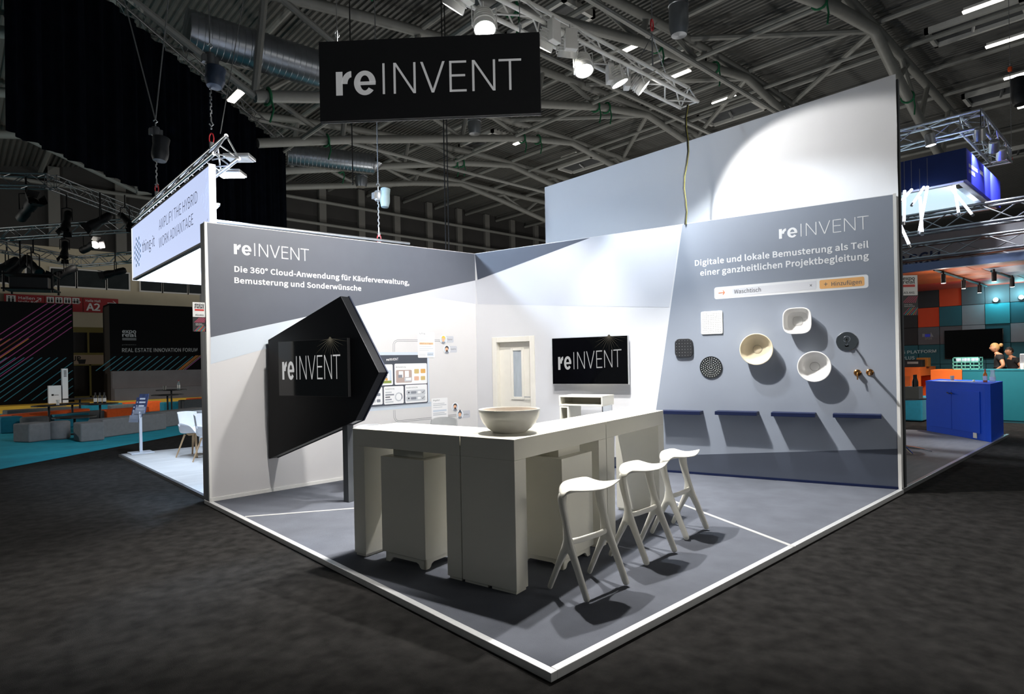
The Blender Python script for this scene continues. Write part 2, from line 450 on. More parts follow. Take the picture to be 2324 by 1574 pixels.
# strip lights under the roof deck
SL = [((2188, 27), (2275, -3), 'thin lit strip light at the top right corner of the roof'),
      ((2240, 106), (2330, 79), 'lit strip light between the two framed roof hatches at upper right'),
      ((2281, 178), (2332, 161), 'lit strip light beside the orange hoist block at the far right'),
      ((1619, 234), (1667, 216), 'lit strip light above a framed roof hatch and the tall white fabric wall'),
      ((1527, 174), (1566, 160), 'lit strip light just past the free end of the white lamp truss'),
      ((1413, 117), (1451, 101), 'lit strip light above the middle of the white lamp truss'),
      ((1276, 360), (1309, 348), 'lit strip light nearest the left top corner of the white fabric wall'),
      ((1168, 327), (1199, 316), 'lit strip light below the black hanging sign'),
      ((2312, 244), (2345, 232), 'lit strip light cut by the right edge above the truss box'),
      ((549, 205), (568, 186), 'lone bright strip light left of the black sign by a grey strut')]
for a, b, lab in SL:
    zz = 15.9 if a[0] != 549 else 11.5
    p, q = PZ(*a, zz), PZ(*b, zz)
    if a[0] != 549:
        for _ in range(3): p = PZ(*a, z_up(p.x) - .08)
        q = PZ(*b, p.z); q.x = p.x
    if a[0] == 549: q = p + V((0, 1.2, 0))
    e = thing('strip_light', lab, 'strip light', p, 'strip lights under the hall roof')
    MB().box(p.x - .16, p.x + .16, p.y, q.y, p.z, p.z + .10).build('housing', mt['white'], e)
    MB().box(p.x - .12, p.x + .12, p.y + .05, q.y - .05, p.z - .05, p.z).build('diffuser', mt['strip_glow'], e)

# framed roof hatches
HT = [((2125, 75), (2305, 18), 'large framed roof hatch at the top right with a silver pipe'), ((2225, 212), (2330, 180), 'framed roof hatch behind the black hoist bag'),
      ((1600, 262), (1720, 236), 'roof hatch just above the sloping top of the white fabric wall'), ((1478, 135), (1540, 148), 'roof hatch behind the white lamp truss'),
      ((1275, 370), (1365, 362), 'roof hatch by the left end of the fabric wall'), ((1065, 315), (1140, 310), 'roof hatch below the black hanging sign'),
      ((1225, 25), (1265, 25), 'roof hatch above the lamp truss near the top edge'), ((2300, 325), (2330, 320), 'roof hatch right of the truss box')]
for a, b, lab in HT:
    c = PZ((a[0] + b[0]) / 2, (a[1] + b[1]) / 2 + 8, 16.4); z = z_up(c.x) + .40; lx, ly = .95, 1.75
    e = thing('roof_hatch', lab, 'roof hatch', (c.x, c.y, z), 'framed hatches in the roof')
    m1 = MB()
    for bx in ((-lx, lx, -ly, -ly + .16), (-lx, lx, ly - .16, ly), (-lx, -lx + .16, -ly, ly), (lx - .16, lx, -ly, ly)):
        m1.box(c.x + bx[0], c.x + bx[1], c.y + bx[2], c.y + bx[3], z - .08, z + .22)
    m1.build('frame', mt['truss_white'], e)
    MB().box(c.x - lx + .15, c.x + lx - .15, c.y - ly + .15, c.y + ly - .15, z + .10, z + .14).build('hatch_panel', mt['steel_dark'], e)
    MB().tube([(c.x - .3, c.y, z + .05), (c.x + .5, c.y + .2, z - .05)], .07, 8).build('motor_tube', mt['alu'], e)

# ventilation ducts
def duct(name, label, p, q, r, ring=.2):
    p, q = V(p), V(q); L = (q - p).length; n = int(L / ring); pts = []; rs = []
    for i in range(n + 1):
        t = p.lerp(q, i / n); pts += [t, p.lerp(q, min(1, (i + .12) / n))]; rs += [r * 1.045, r]
    return tag(MB().tube(pts, rs, 20).build(name, mt['duct'], smooth=True), label, 'ventilation duct')
duct('air_duct', 'thick silver spiral duct running under the roof behind the black sign', (5.6, 21.0, 12.45), (12.6, 20.6, 12.45), .62)
duct('air_duct', 'far silver spiral duct beyond the end of the black curtain', (13.2, 31.6, 13.0), (17.5, 30.2, 13.0), .55)
for (px, py0, py1, d, r, lab) in ((1541, -40, 82, 19, .30, 'silver vertical air outlet hanging at the top centre right of the lamp truss'),
                                  (1077, 255, 305, 29, .32, 'short silver air outlet hanging just below the black sign'),
                                  (820, 383, 425, 36, .36, 'distant silver air outlet above the pale hoist bag')):
    a, b = PD(px, py0, d), PD(px, py1, d); a.x, a.y = b.x, b.y
    o = MB().lathe([(0, 0), (r * .8, .02), (r, .28), (r, (a.z - b.z) * .55), (r * 1.08, (a.z - b.z) * .56), (r, (a.z - b.z) * .6), (r, a.z - b.z)], b, up, 20).build('air_outlet', mt['duct'], smooth=True)
    tag(o, lab, 'air outlet')
a = PD(1545, -30, 19); duct('air_duct', 'silver duct elbow feeding the air outlet at the top', a + V((.45, -.28, .07)), a + V((3.2, -2.0, .5)), .33)
# ------------------------------------------------------------------ the stand: platform and printed partition walls
ZP = .05
X0, Y0, X1, Y1 = 2.31, 2.25, 8.6, 8.3
e = thing('exhibition_platform', 'low square platform with blue grey carpet, silver edge and two pale floor strips', 'platform', ((X0 + X1) / 2, (Y0 + Y1) / 2, 0), kind='thing')
MB().box(X0 + .05, X1, Y0 + .05, Y1, 0, ZP - .002).build('carpet', mt['carpet_blue'], e)
mb = MB(); mb.box(X0, X0 + .05, Y0, Y1, 0, ZP); mb.build('edge_strip', mt['edge_alu'], e, bevel=.003)
mb = MB(); mb.box(X0 + .05, X1, Y0, Y0 + .05, 0, ZP); mb.build('edge_strip', mt['edge_alu'], e, bevel=.003)
for a, b in (((556, 1172), (1062, 1133)), ((1400, 1088), (1802, 1240))):
    p, q = PZ(*a, ZP), PZ(*b, ZP); d = (q - p).normalized(); n = V((-d.y, d.x, 0)) * .022
    MB().prism([lift(t, -.003) for t in (p - n, q - n, q + n, p + n)], (0, 0, .005)).build('floor_strip', mt['strip_grey'], e)

LA, LB, RB = V((2.33, 8.10, 0)), V((6.76, 8.25, 0)), V((8.575, 2.27, 0))
dL = (LB - LA).normalized(); dR = (RB - LB).normalized()
nL = V((dL.y, -dL.x, 0)); nR = V((dR.y, -dR.x, 0))
WL = Plane(LA, dL, nL); WR = Plane(LB, dR, nR)
lenL, lenR = (LB - LA).length, (RB - LB).length
hL = lambda u: 3.525 + .105 * u / lenL
hR = lambda u: 3.63 + .062 * u / lenR
# left wall
wl = thing('partition_wall', 'left partition wall printed dark grey above white, with German cloud application text', 'partition wall', (LA + LB) / 2 + V((0, 0, ZP)), kind='thing')
MB().prism([WL.pt(0, ZP), WL.pt(lenL, ZP), WL.pt(lenL, hL(lenL)), WL.pt(0, hL(0))], -nL * .16).build('panel', [mt['wall_white']], wl)
MB().obox(WL.pt(-.012, ZP, -.035), dL * .012, -nL * .125, (0, 0, 3.47)).build('end_cover', mt['print_navy'], wl)
MB().obox(WL.pt(-.014, ZP, -.03), dL * .03, nL * .034, (0, 0, 3.475)).build('edge_profile', mt['white'], wl)
MB().obox(WL.pt(0, ZP), dL * lenL, nL * .012, (0, 0, .045)).build('skirting', mt['white'], wl)
mb = MB()
mb.mat(0).quad(WL.pt(.018, hL(0) - .008, .002), WL.at(478, 765, .002), WL.at(1083.5, 635, .002), WL.pt(lenL - .005, hL(lenL) - .008, .002))
mb.mat(1); WL.poly(mb, [(478, 765), (940, 666), (1004, 678), (478, 826)], .002)
mb.mat(2); WL.poly(mb, [(940, 666), (1083.5, 635), (1083.5, 690), (1004, 678)], .002)
g = mb.build('printed_graphic', [mt['print_navy'], mt['print_pale'], mt['print_light']], wl)
mb = MB()
WL.mark(mb, (531, 576), (701.5, 592.5), 546.5, .004); mb.build('word_mark', mt['letter_white'], wl); mb = MB()
WL.text(mb, 'Die 360° Cloud-Anwendung für Käuferverwaltung,', (532, 616), (929, 646), 602.8, .004, bold=.018, sp=1.02)
mb.build('headline', mt['letter_white'], wl); mb = MB()
WL.text(mb, 'Bemusterung und Sonderwünsche', (532, 641.4), (820, 659.5), 628.3, .004, bold=.018, sp=1.02)
mb.build('headline', mt['letter_white'], wl)

# the application diagram printed on the left wall
M('ui_dark', '#454a54', .6); M('ui_card', '#f0f0f1', .6); M('ui_blue', '#cdd7e2', .6); M('ui_grey', '#c6c9ce', .6); M('ui_mid', '#8a8e98', .6)
M('ui_text', '#55585e', .6); M('ui_line', '#8a8c90', .6); M('ui_orange', '#f6c79c', .6); M('ui_wood', '#d8a55c', .6); M('ui_pink', '#e0b39a', .6)
M('ui_sand', '#cfb679', .6); M('ui_green', '#8d9a4c', .6); M('ui_skin', '#e8b592', .6); M('ui_hair', '#3a2f2b', .6); M('ui_yellow', '#efc437', .6); M('ui_white', '#fbfbfb', .6); M('ui_floor', '#b8a49c', .6)
UI = ['ui_dark', 'ui_card', 'ui_blue', 'ui_grey', 'ui_mid', 'ui_text', 'ui_line', 'ui_orange', 'ui_wood', 'ui_pink', 'ui_sand', 'ui_green', 'ui_skin', 'ui_hair', 'ui_yellow', 'ui_white', 'ui_floor', 'print_light']
ui = {k: i for i, k in enumerate(UI)}
mb = MB()
def R(k, a, b, l, r=.0): mb.mat(ui[k]); WL.rect(mb, a, b, l, r)
def T(t, a, b, hp, l=.0052, k='ui_text', **kw): mb.mat(ui[k]); WL.text(mb, t, a, b, hp, l, **kw)
R('ui_blue', (770, 799), (975.5, 918), .002, .04)
R('ui_dark', (775, 806), (971.5, 913.5), .0026, .03)
R('ui_blue', (770, 926), (979, 921.5), .002)
mb.mat(ui['ui_white']); WL.mark(mb, (877, 818.5), (904, 817), 813, .0034, sw=.13)
R('ui_card', (845, 827), (892, 873), .0032, .02); R('ui_card', (895, 825), (969.5, 869.5), .0032, .02)
R('ui_card', (838, 879), (868.5, 917), .0032, .02); R('ui_card', (871, 877), (916.5, 914.5), .0032, .02); R('ui_card', (919.3, 873.5), (969.8, 911), .0032, .02)
T('Bemusterung', (898, 834), (921, 833.5), 831.2); T('Auswertung', (874.2, 884), (895, 882.5), 881.2); T('Sonderwünsche', (921.7, 881), (948, 879.6), 878)
R('ui_floor', (898.5, 839.5), (935, 867), .004, .02); R('ui_white', (905, 842), (915, 856), .0045); R('ui_white', (919, 841), (928, 855), .0045)
R('ui_grey', (918, 856), (934, 865), .0048); R('ui_white', (921, 857.5), (933, 862), .0051); R('ui_mid', (904, 850), (913, 856.5), .0048)
for k, a, b in (('ui_sand', (940, 837), (951, 847)), ('ui_wood', (954.5, 836.6), (965.5, 846)), ('ui_pink', (940, 853.5), (951, 862.5)), ('ui_sand', (954.8, 853), (965, 861.7))): R(k, a, b, .004, .012)
R('ui_blue', (862, 840), (889, 869), .004, .015); R('ui_white', (872, 848), (884, 865), .0045); R('ui_wood', (874, 858), (880, 863), .005); R('ui_green', (864, 864), (888.5, 869), .0052); R('ui_dark', (876, 850.5), (879, 854), .005); R('ui_dark', (876, 855.5), (879, 857.5), .005)
for i, (x, k) in enumerate(((889, 'ui_grey'), (894.5, 'ui_mid'), (885.5, 'ui_text'), (889, 'ui_mid'), (893, 'ui_grey'))): R(k, (874.5, 889 + 5.5 * i), (x, 891 + 5.4 * i), .004)
for i in range(2):
    R('ui_grey', (922, 885 + 13.5 * i), (965.5, 895 + 13 * i), .004, .02); R('ui_mid', (932.5, 887.5 + 13.4 * i), (945, 892.5 + 13.2 * i), .0045, .012); R('ui_card', (948, 887 + 13.3 * i), (955, 891.5 + 13.1 * i), .0045, .01)
    R('ui_dark', (926, 888.5 + 13.4 * i), (929.5, 892 + 13.3 * i), .0045); R('ui_mid', (855, 892 + 14 * i), (863.5, 898 + 14 * i), .0045, .012); R('ui_grey', (846, 893 + 14 * i), (853, 899 + 14 * i), .0045, .012)
    mb.mat(ui['ui_text']); WL.poly(mb, [(957.5, 889 + 13.3 * i), (959.5, 891.5 + 13.3 * i), (963.5, 886 + 13.2 * i), (963, 885.3 + 13.2 * i), (959.5, 889.8 + 13.3 * i), (958, 888.3 + 13.3 * i)], .0045)
c = WL.at(905, 900, .0042)
for a0, a1, k in ((55, 330, 'ui_grey'), (-30, 55, 'ui_mid')):
    mb.mat(ui[k])
    for i in range(8):
        t0, t1 = math.radians(a0 + (a1 - a0) * i / 8), math.radians(a0 + (a1 - a0) * (i + 1) / 8)
        mb.quad(*[c + dL * (r * math.cos(t)) + up * (r * math.sin(t)) for r, t in ((.052, t0), (.072, t0), (.072, t1), (.052, t1))])
for off in (0, 3.4):                                                   # double connecting lines
    mb.mat(ui['ui_line'])
    def line(pts):
        P_ = [WL.at(a, b, .0025) for a, b in pts]
        for p, q in zip(P_, P_[1:]):
            n = (q - p).normalized().cross(nL) * .0035; mb.quad(p - n, q - n, q + n, p + n)
    line([(892 + off, 798), (892 + off, 780), (895 + off * .9, 774 + off * .6), (902, 770.5 + off), (948, 770.8 + off)]); line([(986, 770.8 + off), (999, 770.8 + off)])
    line([(893 + off, 930), (894 + off, 948 - off * .2), (898 + off * .6, 955 - off * .7), (905, 957.6 - off), (980, 950 - off)]); line([(1017, 945 - off), (1037, 943.5 - off)])
R('ui_card', (947.5, 752.5), (987, 811), .006, .015); R('ui_card', (979, 904), (1017, 968), .006, .01)
T('Auftrag', (951.3, 758.2), (965, 758.2), 754.5, .0066); T('Angebot', (983, 910), (998, 909), 906.5, .0066)
for i, (y, x) in enumerate(((763.5, 979), (767.8, 983), (771.8, 973), (786.3, 979), (790.3, 983.5), (794.6, 973), (803.6, 966), (807.5, 966))): R('ui_grey', (951.5, y - .6), (x, y + .6), .0066)
R('ui_orange', (951.5, 776.5), (983.5, 781.8), .0066, .012); T('FRIST in 3 Tagen', (953.5, 780.6), (981, 780.6), 777.8, .0074)
R('ui_blue', (969.5, 798.5), (984, 808), .0066, .01); T('ilmr', (970.5, 805.6), (983, 804.8), 802, .0074)
for y, x in ((916, 1009), (919.5, 1013), (924.5, 1004), (937.5, 1009), (941, 1013)): R('ui_grey', (983, y - .6), (x, y - 1.0), .0066)
R('ui_blue', (983, 930.5), (1013.5, 932), .0066)
for i, (px, py, hair, lab, a) in enumerate(((1006.5, 770, 'ui_yellow', 'Planer', (1014, 771.6)), (1014.2, 792.6, 'ui_hair', 'Gewerke', (1022, 793.4)), (1033, 923, 'ui_hair', None, None), (1044, 940, 'ui_dark', 'Kunden', (1050.5, 941.5)))):
    if lab:
        R('print_light', (px + 2, py - 8), (px + 23, py + 7), .003, .02); T(lab, a, (a[0] + 13, a[1] - .3), a[1] - 3.4, .005)
    c = WL.at(px, py, .0056); mb.mat(ui['ui_white']).disc(c, nL, .075, 20); mb.mat(ui['ui_blue']).disc(c + nL * .0005, nL, .066, 20)
    mb.mat(ui[hair]).disc(c + nL * .0010 + up * .022, nL, .038, 14); mb.mat(ui['ui_skin']).disc(c + nL * .0015 - up * .002 - dL * .005, nL, .032, 14, .036)
    mb.mat(ui['ui_mid']).disc(c + nL * .0013 - up * .052, nL, .042, 14, .02)
    if i in (1, 2): mb.mat(ui['ui_hair']).disc(c + nL * .002 - up * .024, nL, .02, 10)
    if i == 3: mb.mat(ui['ui_dark']).disc(c + nL * .002 + up * .062, nL, .02, 10)
mb.build('application_diagram', [mt[k] for k in UI], wl)

# right wall with a doorway in it
wr = thing('partition_wall', 'right partition wall printed light grey, slate and navy, holding wash basins and shelves', 'partition wall', (LB + RB) / 2 + V((0, 0, ZP)), kind='thing')
U = lambda px, py=700, l=0.: (WR.at(px, py, l) - WR.o).dot(WR.x)
ud0, ud1 = U(1118, 800), U(1214, 800); zd = (WR.at(1118, 766).z + WR.at(1214, 760.5).z) / 2
bk = -nR * .13; mb = MB(); fr_ = .06
a0, a1, az = ud0 + fr_, ud1 - fr_, zd - fr_
mb.prism([WR.pt(.001, ZP), WR.pt(a0, ZP), WR.pt(a0, hR(a0)), WR.pt(.001, hR(0))], bk)
mb.prism([WR.pt(a0, az), WR.pt(a1, az), WR.pt(a1, hR(a1)), WR.pt(a0, hR(a0))], bk)
mb.prism([WR.pt(a1, ZP), WR.pt(lenR - .03, ZP), WR.pt(lenR - .03, hR(lenR)), WR.pt(a1, hR(a1))], bk)
mb.build('panel', mt['print_white'], wr)
MB().obox(WR.pt(lenR - .03, ZP, .008), dR * .035, -nR * .14, (0, 0, hR(lenR) - ZP + .006)).build('edge_profile', mt['white'], wr)
us = U(1388, 1050); mb = MB(); mb.obox(WR.pt(us - .9, ZP, .001), dR * (lenR - us + .87), nR * .014, (0, 0, .03)); mb.build('skirting', mt['navy'], wr)
mb = MB()
mb.mat(0).quad(WR.pt(.004, hR(0) - .008, .002), WR.at(1083.8, 636, .002), WR.pt(U(1340, 541), hR(U(1340, 541)) - .008, .002))
e1, e2 = U(1340, 541), U(1545, 511)
mb.mat(1).quad(WR.pt(.004, WR.at(1083.8, 636).z, .002), WR.at(1083.8, 690, .002), WR.at(1240, 693, .002), WR.at(1519, 697, .002), WR.pt(e2, hR(e2) - .008, .002), WR.pt(e1, hR(e1) - .008, .002))
e3 = U(1549, 511)
mb.mat(2).quad(WR.pt(e3, hR(e3) - .006, .002), WR.at(1474, 1034.5, .002), WR.pt(lenR - .032, WR.at(2044, 1018).z, .002), WR.pt(lenR - .032, hR(lenR) - .006, .002))
mb.mat(0).quad(WR.at(1388, 1037, .0025), WR.pt(us, ZP + .03, .0025), WR.pt(lenR - .032, ZP + .03, .0025), WR.pt(lenR - .032, WR.at(2044, 1018).z, .0025))
mb.build('printed_graphic', [mt['print_slate'], mt['print_light'], mt['print_grey']], wr)
mb = MB()
WR.mark(mb, (1768, 542), (1972, 519), 513.5, .004, sw=.06); mb.build('word_mark', mt['letter_white'], wr); mb = MB()
WR.text(mb, 'Digitale und lokale Bemusterung als Teil', (1577, 603), (1971.5, 561), 589.8, .004, bold=.018, sp=1.02)
mb.build('headline', mt['letter_white'], wr); mb = MB()
WR.text(mb, 'einer ganzheitlichen Projektbegleitung', (1589, 625.5), (1972, 587), 612, .004, bold=.018, sp=1.02)
mb.build('headline', mt['letter_white'], wr)
M('btn_orange', '#f2b876', .6); M('arrow_orange', '#ee8a55', .6); M('field', '#dfdfe3', .6); M('bar_text', '#66676b', .6)
mb = MB()
def slant(a, b, c, d, l): mb.quad(*[WR.at(*q, l) for q in (a, b, c, d)])
pz = [WR.at(1622, 652), WR.at(1972, 622), WR.at(1972, 652.5), WR.at(1622, 679)]
u0, u1 = U(1622), U(1972)
def rr(u0, u1, za, zb, ta, tb, l, r):                              # rounded bar following the slight rise of the print
    ps = []
    for cx, s, a0 in ((u1 - r, -1, -90), (u1 - r, 1, 0), (u0 + r, 1, 90), (u0 + r, -1, 180)):
        t = (cx - u0) / (u1 - u0); zc = (za + (ta - za) * t) + r if s < 0 else (zb + (tb - zb) * t) - r
        for k in range(5):
            a = math.radians(a0 + 22.5 * k); ps.append(WR.pt(cx + r * math.cos(a), zc + r * math.sin(a), l))
    mb.quad(*ps)
mb.mat(0); rr(u0, u1, pz[3].z, pz[0].z, pz[2].z, pz[1].z, .003, .03)
mb.mat(1); slant((1662, 655), (1852, 637), (1852, 655.5), (1662, 672), .004)
mb.mat(2); q0, q1, q2, q3 = WR.at(1861, 635.5), WR.at(1963, 627), WR.at(1963, 648), WR.at(1861, 655.5); rr(U(1861), U(1963), q3.z, q0.z, q2.z, q1.z, .004, .02)
mb.mat(3); WR.text(mb, 'Waschtisch', (1666, 666), (1727, 661), 657, .005, bold=.008); WR.text(mb, 'Hinzufügen', (1887, 648.6), (1955.5, 643.2), 639.6, .005, bold=.004)
slant((1870, 644.2), (1878, 643.5), (1878, 644.7), (1870, 645.4), .005); slant((1873.5, 640.5), (1874.7, 640.4), (1874.7, 648.4), (1873.5, 648.5), .005)
slant((1837.5, 645.4), (1838.4, 644.6), (1843, 649), (1842, 650), .005); slant((1842, 644.3), (1843, 645), (1838.4, 650), (1837.5, 649.3), .005)
mb.mat(4); slant((1630.5, 663.7), (1643, 662.6), (1643, 664.3), (1630.5, 665.3), .005); slant((1640, 659), (1641.3, 658.2), (1645, 663.2), (1643, 663.5), .005); slant((1643, 663), (1645, 663.2), (1641.3, 669), (1640, 668), .005)
mb.build('search_bar_print', [mt['ui_card'], mt['field'], mt['btn_orange'], mt['bar_text'], mt['arrow_orange']], wr)

# door in the right wall
d1 = sempty('door_1', WR.pt((ud0 + ud1) / 2, ZP))
M('door_cream', '#e8e4da', .45, vary=.02)
mb = MB(); dep = nR * .02
for a, b, c, d in ((ud0, ud0 + .09, ZP, zd), (ud1 - .09, ud1, ZP, zd), (ud0 + .09, ud1 - .09, zd - .09, zd)): mb.obox(WR.pt(a, c, .001), dR * (b - a), dep, (0, 0, d - c))
for a, b, c, d in ((ud0 + .0605, ud0 + .09, ZP, zd - .0605), (ud1 - .09, ud1 - .0605, ZP, zd - .0605), (ud0 + .09, ud1 - .09, zd - .09, zd - .0605)): mb.obox(WR.pt(a, c, -.129), dR * (b - a), nR * .13, (0, 0, d - c))
mb.build('door_frame', mt['door_cream'], d1, bevel=.004)
DP = Plane(WR.pt(0, 0, -.085), dR, nR); ue = lambda px, py=860: (DP.at(px, py) - DP.o).dot(dR)
MB().obox(DP.pt(ud0 + .092, ZP + .005, -.035), dR * (ud1 - ud0 - .184), nR * .034, (0, 0, zd - .1 - ZP)).build('door_leaf', mt['door_cream'], d1)
g0, g1, gt, gb = ue(1166), ue(1185), DP.at(1175, 795).z, DP.at(1175, 900).z
mb = MB(); t = .045
for a, b, c, d in ((g0 - t, g0, gb - t, gt + t), (g1, g1 + t, gb - t, gt + t), (g0, g1, gt, gt + t), (g0, g1, gb - t, gb)): mb.obox(DP.pt(a, c, .0), dR * (b - a), nR * .022, (0, 0, d - c))
mb.build('glazing_frame', mt['door_cream'], d1, bevel=.004)
M('door_glass', '#a9b1b8', .25, vary=.2, scale=6, stretch=(1, 1, .3))
MB().obox(DP.pt(g0, gb, .0), dR * (g1 - g0), nR * .004, (0, 0, gt - gb)).build('pane', mt['door_glass'], d1)
hz = DP.at(1200, 900).z; hu = ue(1206.5)
mb = MB(); mb.obox(DP.pt(hu - .018, hz - .13, .0), dR * .036, nR * .008, (0, 0, .24)); mb.tube([DP.pt(hu, hz, .005), DP.pt(hu, hz, .05), DP.pt(hu - .02, hz, .055), DP.pt(hu - .12, hz, .055)], .009, 8)
mb.build('door_handle', mt['alu'], d1, smooth=True)

# ------------------------------------------------------------------ goods on the right wall
def wall_frame(px, py): p = WR.at(px, py, .003); return p
M('plastic_dark', '#26272a', .45, vary=.05); M('chrome', '#d0d2d4', .06, metal=1., vary=.02); M('chrome_grey', '#6a6c6e', .12, metal=.9, vary=.02); M('brass', '#c08a52', .2, metal=.95, vary=.04)
M('ceramic', '#efedea', .14, vary=.01); M('ceramic_beige', '#dcd0b6', .4, vary=.06, scale=9); M('nozzle', '#9a9a98', .5); M('seam_line', '#8d8b86', .5)
def plate(name, lab, a, b, r, th, m_, nz, mn):
    p, q = WR.at(*a), WR.at(*b); ua, ub = U(*a), U(*b); c = (p + q) / 2
    e = thing(name, lab, 'shower head', WR.pt((ua + ub) / 2, q.z, .0), 'shower heads on the right wall')
    mb = MB(); ps = MB(); WR.rrect(ps, ua, ub, q.z, p.z, .002, r, 6); mb.prism(ps.v, nR * th); mb.build('plate', m_, e, bevel=.004, smooth=True)
    mb = MB(); n = nz
    for i in range(n):
        for j in range(n):
            u = ua + (ub - ua) * (.1 + .8 * i / (n - 1)); z = q.z + (p.z - q.z) * (.1 + .8 * j / (n - 1))
            mb.lathe([(.0045, 0), (.003, .004)], WR.pt(u, z, th + .0022), nR, 6)
    mb.build('nozzle_grid', mn, e)
plate('rain_shower', 'white square rain shower head, topmost on the right wall', (1591, 707.5), (1641, 757), .022, .016, mt['white_gloss'], 11, mt['nozzle'])
plate('rain_shower', 'black rounded square shower head beside the slanted white print edge', (1532.5, 769), (1573.5, 810), .07, .035, mt['plastic_dark'], 6, mt['nozzle'])
c = WR.at(1614, 833); e = thing('rain_shower', 'round mirror chrome shower head with dotted nozzles below the white square one', 'shower head', WR.pt(U(1614, 833), c.z - .16), 'shower heads on the right wall')
rr_ = 25 / F * (c - CAM).dot(fw)
MB().lathe([(rr_, .002), (rr_, .012), (rr_ * .985, .018), (0, .018)], c, nR, 40).build('plate', mt['chrome_grey'], e, smooth=True)
mb = MB()
for k, n in enumerate((6, 12, 18, 24, 26)):
    for i in range(n):
        a = 2 * PI * (i + .5 * (k % 2)) / n; r = rr_ * (.14 + .175 * k); mb.lathe([(.006, 0), (.004, .004)], c + dR * (r * math.cos(a)) + up * (r * math.sin(a)) + nR * .018, nR, 6)
mb.build('nozzle_grid', mt['white'], e)
def basin(lab, px, py, rp, m_, sq=None, dp=.15, base=.62, ry=1.0, drain=.2):
    c = WR.at(px, py); d = (WR.at(px, py, dp) - CAM).dot(fw); r = rp / F * d; c0 = WR.at(px, py, dp) - nR * dp
    e = thing('wash_basin', lab, 'wash basin', c0 - up * r, 'wash basins mounted on the right wall')
    t = .014
    out = [(r * base, .003), (r * (base + .12), .02), (r * .9, dp * .45), (r * .985, dp * .8), (r, dp - .004), (r - .003, dp), (r - t + .003, dp), (r - t, dp - .004)]
    inn = [(r * .95 - t, dp * .82), (r * .86 - t, dp * .58), (r * .70, dp * .38), (r * .5, dp * .26), (r * .3, dp * .21), (0, dp * .195)]
    MB().lathe(out + inn, c0, nR, 48, sq, dR).build('bowl', m_, e, smooth=True)
    rd = r * drain; MB().lathe([(rd, dp * .2), (rd, dp * .235), (rd * .95, dp * .245), (0, dp * .245)], c0, nR, 32, sq, dR).build('drain_cover', m_, e, smooth=True)
    MB().lathe([(rd * 1.06, dp * .205), (rd * 1.06, dp * .222), (rd * 1.0, dp * .222)], c0, nR, 32, sq, dR, True, True).build('drain_ring', mt['seam_line'], e, smooth=True)
basin('matt beige round wash basin, left of the two white ones on the wall', 1716, 792, 36, mt['ceramic_beige'], drain=.26)
basin('white rounded square wash basin, highest of the three on the wall', 1808.5, 727.5, 30, mt['ceramic'], sq=3.4, drain=.34)
basin('white round wash basin below the rounded square one', 1847.5, 831.5, 35, mt['ceramic'], drain=.28)
# concealed mixer and the two brass taps
c = WR.at(1922, 774.5); e = thing('shower_mixer', 'round chrome shower mixer plate with lever, right of the basins', 'tap', c - up * .12)
MB().lathe([(.125, .002), (.125, .008), (.12, .013), (0, .013)], c, nR, 36).build('plate', mt['chrome'], e, smooth=True)
MB().lathe([(.04, .013), (.04, .055), (.036, .06), (0, .06)], c + up * .03, nR, 20).lathe([(.03, .013), (.03, .05), (0, .053)], c - up * .04, nR, 20).build('knob', mt['chrome'], e, smooth=True)
MB().tube([c + nR * .055 + up * .03, c + nR * .13 + up * .0, c + nR * .145 - up * .05], .010, 8).build('lever', mt['chrome'], e, smooth=True)
c = WR.at(1946, 845.5); e = thing('wall_tap', 'small brass wall tap with a downward lever, under the chrome mixer plate', 'tap', c - up * .07, 'brass fittings on the wall')
MB().lathe([(.042, .002), (.042, .01), (.03, .02), (.03, .06), (0, .062)], c, nR, 24).build('rosette', mt['brass'], e, smooth=True)
MB().tube([c + nR * .055, c + nR * .07 - up * .03, c + nR * .075 - up * .085 - dR * -.0], .008, 8).build('lever', mt['brass'], e, smooth=True)
c = WR.at(1974, 844.5); e = thing('wall_spout', 'brass wall spout sticking straight out, rightmost fitting on the wall', 'tap', c - up * .05, 'brass fittings on the wall')
MB().lathe([(.042, .002), (.042, .01), (.03, .02), (0, .021)], c, nR, 24).build('rosette', mt['brass'], e, smooth=True)
MB().tube([c + nR * .01, c + nR * .17, c + nR * .19 - up * .01, c + nR * .20 - up * .03], .014, 10).build('spout', mt['brass'], e, smooth=True)
# four blue ledges
for i, (a, b, yt, yb, lab) in enumerate(((1496, 1588.5, 932.5, 940, 'navy blue wall ledge next to the counter end, leftmost of four'), (1622, 1717, 934, 942, 'navy blue wall ledge, second of four from the counter'),
                                          (1749.5, 1849.5, 936.8, 945.5, 'navy blue wall ledge under the white round basin'), (1890, 2000.5, 940.4, 948.3, 'navy blue wall ledge nearest the right end of the wall'))):
    dp = .20; LP = Plane(WR.pt(0, 0, dp), dR, nR); p, q = LP.at(a, yt), LP.at(b, yt); r = LP.at((a + b) / 2, yb)
    ua, ub = (p - LP.o).dot(dR), (q - LP.o).dot(dR); z = (p.z + q.z) / 2
    o = MB().obox(WR.pt(ua, r.z, .003), dR * (ub - ua), nR * dp, (0, 0, z - r.z)).build('wall_ledge', mt['navy'], bevel=.002)
    tag(o, lab, 'wall shelf', 'navy ledges on the right wall')

